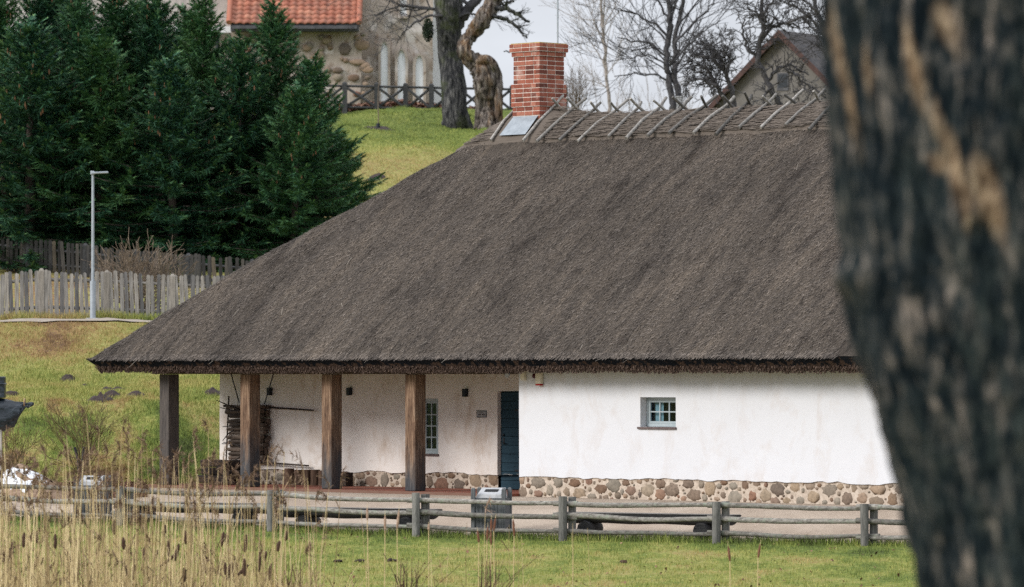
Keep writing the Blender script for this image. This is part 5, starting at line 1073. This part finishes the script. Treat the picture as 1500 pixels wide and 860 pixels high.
for sg in (-1, 1):
    m = MB(); q = np.array([(0, -.3, hv+.02), (sg*(wv+.4), -.3, hv-(wv+.4)*.93+.02), (sg*(wv+.4), Lh+.3, hv-(wv+.4)*.93+.02), (0, Lh+.3, hv+.02)]); m.add(np.concatenate([q, q+np.array([0, 0, .12])]), [[0,1,2,3],[7,6,5,4],[0,4,5,1],[1,5,6,2],[2,6,7,3]]); m.build('roof', M_slate, gh)
    m = MB(); q = np.array([(0, -.34, hv-.12), (sg*(wv+.42), -.34, hv-(wv+.42)*.93-.12), (sg*(wv+.42), -.34, hv-(wv+.42)*.93+.13), (0, -.34, hv+.15)]); m.add(np.concatenate([q, q+np.array([0, .04, 0])]), [[0,1,2,3],[7,6,5,4],[0,4,5,1],[1,5,6,2],[2,6,7,3]]); m.build('barge_board', M_trim, gh)
m = MB(); wx0 = (1139-1146)/FPX*YG/cos(ph); wx1 = (1155-1146)/FPX*YG/cos(ph); z0, z1 = cz_(133, YG)-zg_, cz_(107, YG)-zg_; m.span((wx0, -.03, z0), (wx1, .02, z1)); f_ = m.build('window', M_fascia, gh); m = MB(); m.span((wx0+.05, -.04, z0+.12), (wx1-.05, -.031, z1-.05)); m.build('pane', M_black, f_)

# ------------------------------------------------------------------ leaning trunk close to the camera
t = NT('foreground_bark'); f = t.noise(3.6, 5, .66, (3.4, 3.4, .75), rot=(0, .2, 0), dist=.5); fi = t.noise(14, 4, .7, (2.2, 2.2, .6)); mo = t.noise(1.3, 4, .6, (1.6, 1.6, .8))
c = t.ramp(t.math('ADD', t.math('MULTIPLY', f, .62), t.math('MULTIPLY', fi, .38)), [(.42, (.0012, .0035, .0055)), (.49, (.007, .012, .015)), (.56, (.058, .056, .052)), (.64, (.24, .20, .172))])
c = t.mix(t.mr(mo, .45, .66, 0, .6), c, t.ramp(fi, [(.42, (.003, .008, .011)), (.65, (.050, .064, .058))]))
c = t.mix(t.mr(t.math('ADD', t.att(), t.mr(f, .3, .7, -.3, .3)), .25, .75), c, t.ramp(fi, [(.36, (.040, .026, .017)), (.5, (.165, .112, .070)), (.66, (.36, .275, .185))]))
M_fbark = t.done(c, .95, f, .8, .03, .1)
YF = 20.0; sc = FPX/YF; prof = [(-700, 1235), (-200, 1208), (0, 1203), (130, 1211), (220, 1219), (330, 1226), (395, 1232), (430, 1240), (520, 1257), (610, 1280), (700, 1309), (780, 1330), (860, 1351), (1000, 1382), (1200, 1405), (1320, 1385)]
py, pxe = np.array(prof).T.astype(float); rad = np.interp(py, [-700, 0, 430, 860, 1200, 1320], [.67, .735, .775, .755, .80, .93])
k = 150; ny = 260; yv = np.linspace(-700, 1330, ny); xe = np.interp(yv, py, pxe); rr = np.interp(yv, py, rad); Zc = CAMZ+(HY-yv)/sc; Xc = (xe-CX)/sc+rr
a = np.arange(k)/k*2*pi; A, ZV = np.meshgrid(a, Zc, indexing='xy'); base_r = rr[:, None]
rid = fbm(np.cos(A)*4+np.sin(A)*3+ZV*.35, np.sin(A)*4-np.cos(A)*2+ZV*1.2, 101)-.5; rid2 = fbm(A*11+.8*ZV, ZV*2.6, 102)-.5
rid3 = np.abs(fbm(A*19+1.4*ZV, ZV*1.9, 107)-.5)*2; Rv = base_r*(1+.10*rid+.09*rid2-.05*(1-rid3)**4)
knob = .055*np.exp(-((ZV-(CAMZ+(HY-408)/sc))/.07)**2)*np.exp(-((np.abs(A-pi))/.5)**2); Rv = Rv+knob
V = np.stack([Xc[:, None]+Rv*np.cos(A), YF+.25+Rv*np.sin(A), ZV], -1)
peel = np.zeros_like(A)
for x, y, w, h, s_ in ((1446, 285, 20, 58, 1.15), (1402, 255, 11, 80, 1.1), (1340, 100, 11, 75, .9), (1238, 120, 9, 120, .85), (1378, 190, 11, 60, .95), (1380, 30, 22, 50, .62), (1268, 95, 9, 70, .7), (1380, 240, 22, 22, .8)):
    PXv = V[..., 0]/V[..., 1]*FPX+CX; PYv = HY-(V[..., 2]-CAMZ)/V[..., 1]*FPX; vis = np.sin(A) < .3
    peel = np.maximum(peel, vis*s_*np.exp(-(((PXv-x-.22*(PYv-y))/w)**2+((PYv-y)/h)**2)))
z0 = float(zg(Xc[-1], YF+.25)); V[..., 2] += np.where(yv > 1300, z0-.15-Zc[-1], 0)[:, None]*0
base = np.array([Xc[-1], YF+.25, z0]); V = np.concatenate([V, V[:, :1]], 1); pe = np.concatenate([peel, peel[:, :1]], 1)
t_ = thing('leaning_tree', 'big dark leaning tree trunk with peeled bark close in front at the right edge', 'tree', tuple(base)); m = MB(); m.grid(V-base, 0, True, flip=True); m.build('trunk', M_fbark, t_, attr=pe.ravel())
m = MB(); R = random.Random(71); tp = V[0].mean(0)-base
limb(m, [tp-np.array([0, 0, .3]), tp+np.array([-.3, .3, 1.0]), tp+np.array([-.5, .8, 2.2])], .42, .2, R, twn=10, L=1.4); limb(m, [tp-np.array([0, 0, .3]), tp+np.array([.6, .2, 1.0]), tp+np.array([1.4, 0, 1.9])], .34, .16, R, twn=10, L=1.4); m.build('crown', M_dkbark, t_)

# ------------------------------------------------------------------ reeds and cattails on the near bank
R = random.Random(81)
def reed_stem(mb, x, yt, Y, lean=0, w=.0055, plume=True, leaves=3, bend=0):
    X0 = (x-CX)/FPX*Y; zb = float(zg(X0, Y)); zt = CAMZ+(HY-yt)/FPX*Y; h = zt-zb
    if h < .2: return
    q = np.linspace(0, 1, 6); ph_ = R.uniform(0, 6.28); X = X0-lean*h*(1-q)+bend*h*q**3+.012*h*np.sin(q*4+ph_); Yv = Y+R.uniform(-.04, .04)*h*(1-q); Z = zb+h*q*(1-.03*abs(bend)*q)
    C = np.stack([X, Yv, Z], -1); mb['stem'].tube(C, np.linspace(w*1.25, w*.55, 6), 3, cap=False)
    for _ in range(leaves):
        t = R.uniform(.15, .85); i = min(int(t*5), 4); b = C[i]+(C[i+1]-C[i])*(t*5-i); L = R.uniform(.18, .5); a = R.choice([-1, 1])*R.uniform(.15, .75); dx, dz = np.sin(a)*L, np.cos(a)*L*R.choice([1, 1, .6, -.4])
        n_ = np.array([R.uniform(.2, 1), R.uniform(-1, 1), 0]); n_ /= np.linalg.norm(n_); wl = n_*R.uniform(.004, .010); m1 = b+np.array([dx*.5, 0, dz*.62]); e_ = b+np.array([dx, R.uniform(-.1, .1), dz*.75-.1*L])
        mb['leaf'].quads(np.array([[b-wl*.6, b+wl*.6, m1+wl, m1-wl], [m1-wl, m1+wl, e_+wl*.15, e_-wl*.15]]))
    if plume:
        top = C[-1]; dr = R.choice([-1, 1]); Lp = R.uniform(.16, .30); n = R.randint(26, 46); t = rng.random(n); cc = top+np.stack([dr*.10*t**2*R.uniform(.2, 1.6)*Lp/.2, 0*t, -Lp*.25+Lp*t*.9-.05*t**2], -1)
        dd = np.stack([rng.normal(dr*.03, .028, n), rng.normal(0, .03, n), rng.normal(.0, .05, n)], -1)*(1.1-.5*t)[:, None]*1.3; wv_ = np.cross(dd, rng.normal(0, 1, (n, 3))); wv_ /= np.linalg.norm(wv_, axis=1)[:, None]+1e-9; wv_ *= .006
        mb['plume'].quads(np.stack([cc-wv_, cc+wv_, cc+dd+wv_*.4, cc+dd-wv_*.4], 1))
mb = {'stem': MB(), 'leaf': MB(), 'plume': MB()}
def dens_x():
    while True:
        x = R.uniform(-60, 490); d = 1.0 if x < 330 else max(0, 1-(x-330)/170)*.75
        if R.random() < d: return x
for _ in range(150): reed_stem(mb, dens_x(), R.gauss(688, 30), R.uniform(62, 73), R.gauss(0, .02), .0072, True, 2, R.gauss(0, .02))
for _ in range(210): reed_stem(mb, dens_x(), R.gauss(742, 26), R.uniform(62, 75), R.gauss(0, .03), .0066, R.random() < .35, 2, R.gauss(0, .03))
for _ in range(340):
    x = dens_x(); reed_stem(mb, x, R.gauss(800+.03*x, 24), R.uniform(62, 77), R.gauss(0, .06), .0062, R.random() < .08, 3, R.gauss(0, .06))
for _ in range(210): reed_stem(mb, dens_x() if R.random() < .85 else R.uniform(330, 560), R.gauss(846, 10), R.uniform(62, 78), R.gauss(0, .12), .0052, False, 6, R.gauss(0, .12))
for x in (466, 478, 493, 458, 452): reed_stem(mb, x+R.uniform(-6, 6), R.uniform(690, 740), R.uniform(66, 72), R.gauss(0, .02), .006, True, 2)
for x in (519, 531, 540, 630, 655, 684, 748, 756, 838, 862, 836, 765): reed_stem(mb, x, R.uniform(735, 815), R.uniform(67, 72), R.gauss(0, .02), .0048, False, 1)
m = mb['stem']; o = m.build('reeds', M_reed); tag(o, 'dense stand of dry straw coloured reeds along the near bank', 'reeds', kind='stuff')
o2 = mb['leaf'].build('reed_leaves', M_reedleaf, o); o3 = mb['plume'].build('reed_plumes', M_plume, o)
for x, w, n, lb in ((598, 26, 30, 'broken tuft of dead reed stalks at the bottom edge left of the middle'), (716, 20, 34, 'broken tuft of dead reed stalks below the rusty cattails'), (440, 26, 16, 'low tuft of broken reed stalks right of the dense reeds')):
    Y = 69.0; c = np.array([(x-CX)/FPX*Y, Y, float(zg((x-CX)/FPX*Y, Y))]); mm = {'stem': MB(), 'leaf': MB(), 'plume': MB()}
    for _ in range(n): reed_stem(mm, x+R.gauss(0, w*.45), R.gauss(835, 16), Y+R.uniform(-.3, .3), R.gauss(0, .04), .007, False, 3, R.choice([0, 0, R.uniform(-.5, .5)]))
    t_ = thing('reed_tuft', lb, 'reed tuft', tuple(c), 0, 'broken tufts of dead reeds'); 
    for q_, mt in (('stem', M_reedleaf), ('leaf', M_reedleaf)):
        if mm[q_].v: mm[q_].v = [v-c for v in mm[q_].v]; mm[q_].build('stalks' if q_ == 'stem' else 'leaves', mt, t_)
def cattail(x, y, L, Y, mat, lb, tilt=0, group='cattails on the near bank', w=.021):
    X = (x-CX)/FPX*Y; zc_ = CAMZ+(HY-y)/FPX*Y; zb = float(zg(X, Y)); h = L/FPX*Y; t_ = thing('cattail', lb, 'cattail', (X, Y, zb), 0, group); tz = zc_-zb
    st = MB(); q = np.linspace(0, 1, 6); hd0 = np.array([0, 0, tz])-np.array([sin(tilt), 0, cos(tilt)])*h/2; hd1 = np.array([0, 0, tz])+np.array([sin(tilt), 0, cos(tilt)])*h/2
    bx_ = R.gauss(0, .03)*tz-(sin(tilt)*.25 if abs(tilt) < .5 else sin(tilt)*.5)
    st.tube(np.stack([bx_*(1-q)**1.5+hd0[0]*q, 0*q, hd0[2]*q], -1), np.linspace(.0075, .0055, 6), 4, cap=False); st.tube([hd1, hd1+(hd1-hd0)*.35], [.004, .0015], 3, cap=False); st.build('stem', M_reed, t_)
    q = np.linspace(0, 1, 7); C = hd0[None]+(hd1-hd0)[None]*q[:, None]; hd = MB(); hd.tube(C, w*np.array([.55, .95, 1.05, 1, 1.0, .85, .4]), 8, jit=.4); hd.build('seed_head', mat, t_); return t_
dk = [(168, 772, 22, 0), (241, 776, 16, .05), (272, 787, 20, 0), (181, 796, 18, 0), (247, 804, 24, -.1), (259, 809, 26, .25), (228, 814, 18, .3), (246, 821, 28, .9), (326, 790, 22, .15), (332, 789, 18, 0), (360, 796, 26, .05), (380, 823, 30, .05), (388, 816, 18, .3), (358, 831, 26, 0), (356, 835, 22, .8), (335, 838, 24, .15), (341, 834, 22, -.2), (330, 833, 18, 0), (396, 838, 24, .1), (419, 785, 14, .1), (408, 800, 16, .15), (453, 801, 16, .1), (300, 830, 26, -.3), (212, 811, 20, 0), (97, 764, 18, .5), (54, 787, 18, -.1), (35, 791, 22, .05), (81, 793, 22, 0), (136, 783, 14, -.5), (131, 794, 16, 0), (166, 772, 18, 0), (144, 833, 28, .02), (53, 824, 24, .35), (18, 803, 18, 0), (103, 818, 22, -.3), (70, 836, 22, .5), (110, 840, 24, 0), (196, 838, 22, .1), (14, 838, 24, 0), (270, 842, 22, 0)]
for x, y, L, tl in dk: cattail(x, y, L, R.uniform(64, 72), M_cattail, 'dark brown shaggy cattail standing among the dry reeds on the left', tl, 'dark cattails among the reeds', .025)
for x, y, L, tl, mt, lb in ((564, 766, 22, 0, M_fluff, 'pale fluffy cattail, left of the two beside the middle fence post'), (583, 761, 26, .1, M_fluff, 'taller pale fluffy cattail with a slight lean beside the middle fence post'), (538, 753, 18, 0, M_fluff, 'thin pale cattail overlapping the seat of the middle log bench'),
    (719.5, 769, 17, .03, M_cattailr, 'upright rusty cattail in the cluster before the litter bin, left of the tallest'), (724.6, 768, 19, .14, M_cattailr, 'tallest rusty cattail, leaning right before the litter bin'), (714, 782, 20, .05, M_cattailr, 'rusty cattail at the lower left of the cluster before the litter bin'), (719, 788, 20, -.05, M_cattailr, 'lowest rusty cattail of the cluster before the litter bin'), (700.5, 786, 17, -.12, M_cattailr, 'single rusty cattail left of the cluster before the litter bin'), (752.5, 773, 24, -.06, M_cattailr, 'single rusty cattail right of the litter bin'), (628, 772, 9, 0, M_fluff, 'short frayed cattail stub right of the middle fence post'),
    (1068, 811, 22, -.12, M_cattailr, 'thin cattail leaning left on the lawn below the third bench'), (1112, 807, 20, .16, M_cattailr, 'thin cattail leaning right near the bottom right of the lawn')):
    cattail(x, y, L, 70 if x < 1000 else 68, mt, lb, tl, 'cattails on the lawn side' if x < 1000 else 'cattails on the lawn side', .017)
mm = {'stem': MB(), 'leaf': MB(), 'plume': MB()}; Y = 69.5; reed_stem(mm, 712, 742, Y, 0, .0055, True, 1); c = np.array([(712-CX)/FPX*Y, Y, float(zg((712-CX)/FPX*Y, Y))]); t_ = thing('plumed_reed', 'single feathery plumed reed standing before the litter bin', 'reed', tuple(c))
for q_, nm, mt in (('stem', 'stem', M_reed), ('leaf', 'leaf', M_reedleaf), ('plume', 'plume', M_fluff)): mm[q_].v = [v-c for v in mm[q_].v]; mm[q_].build(nm, mt, t_)
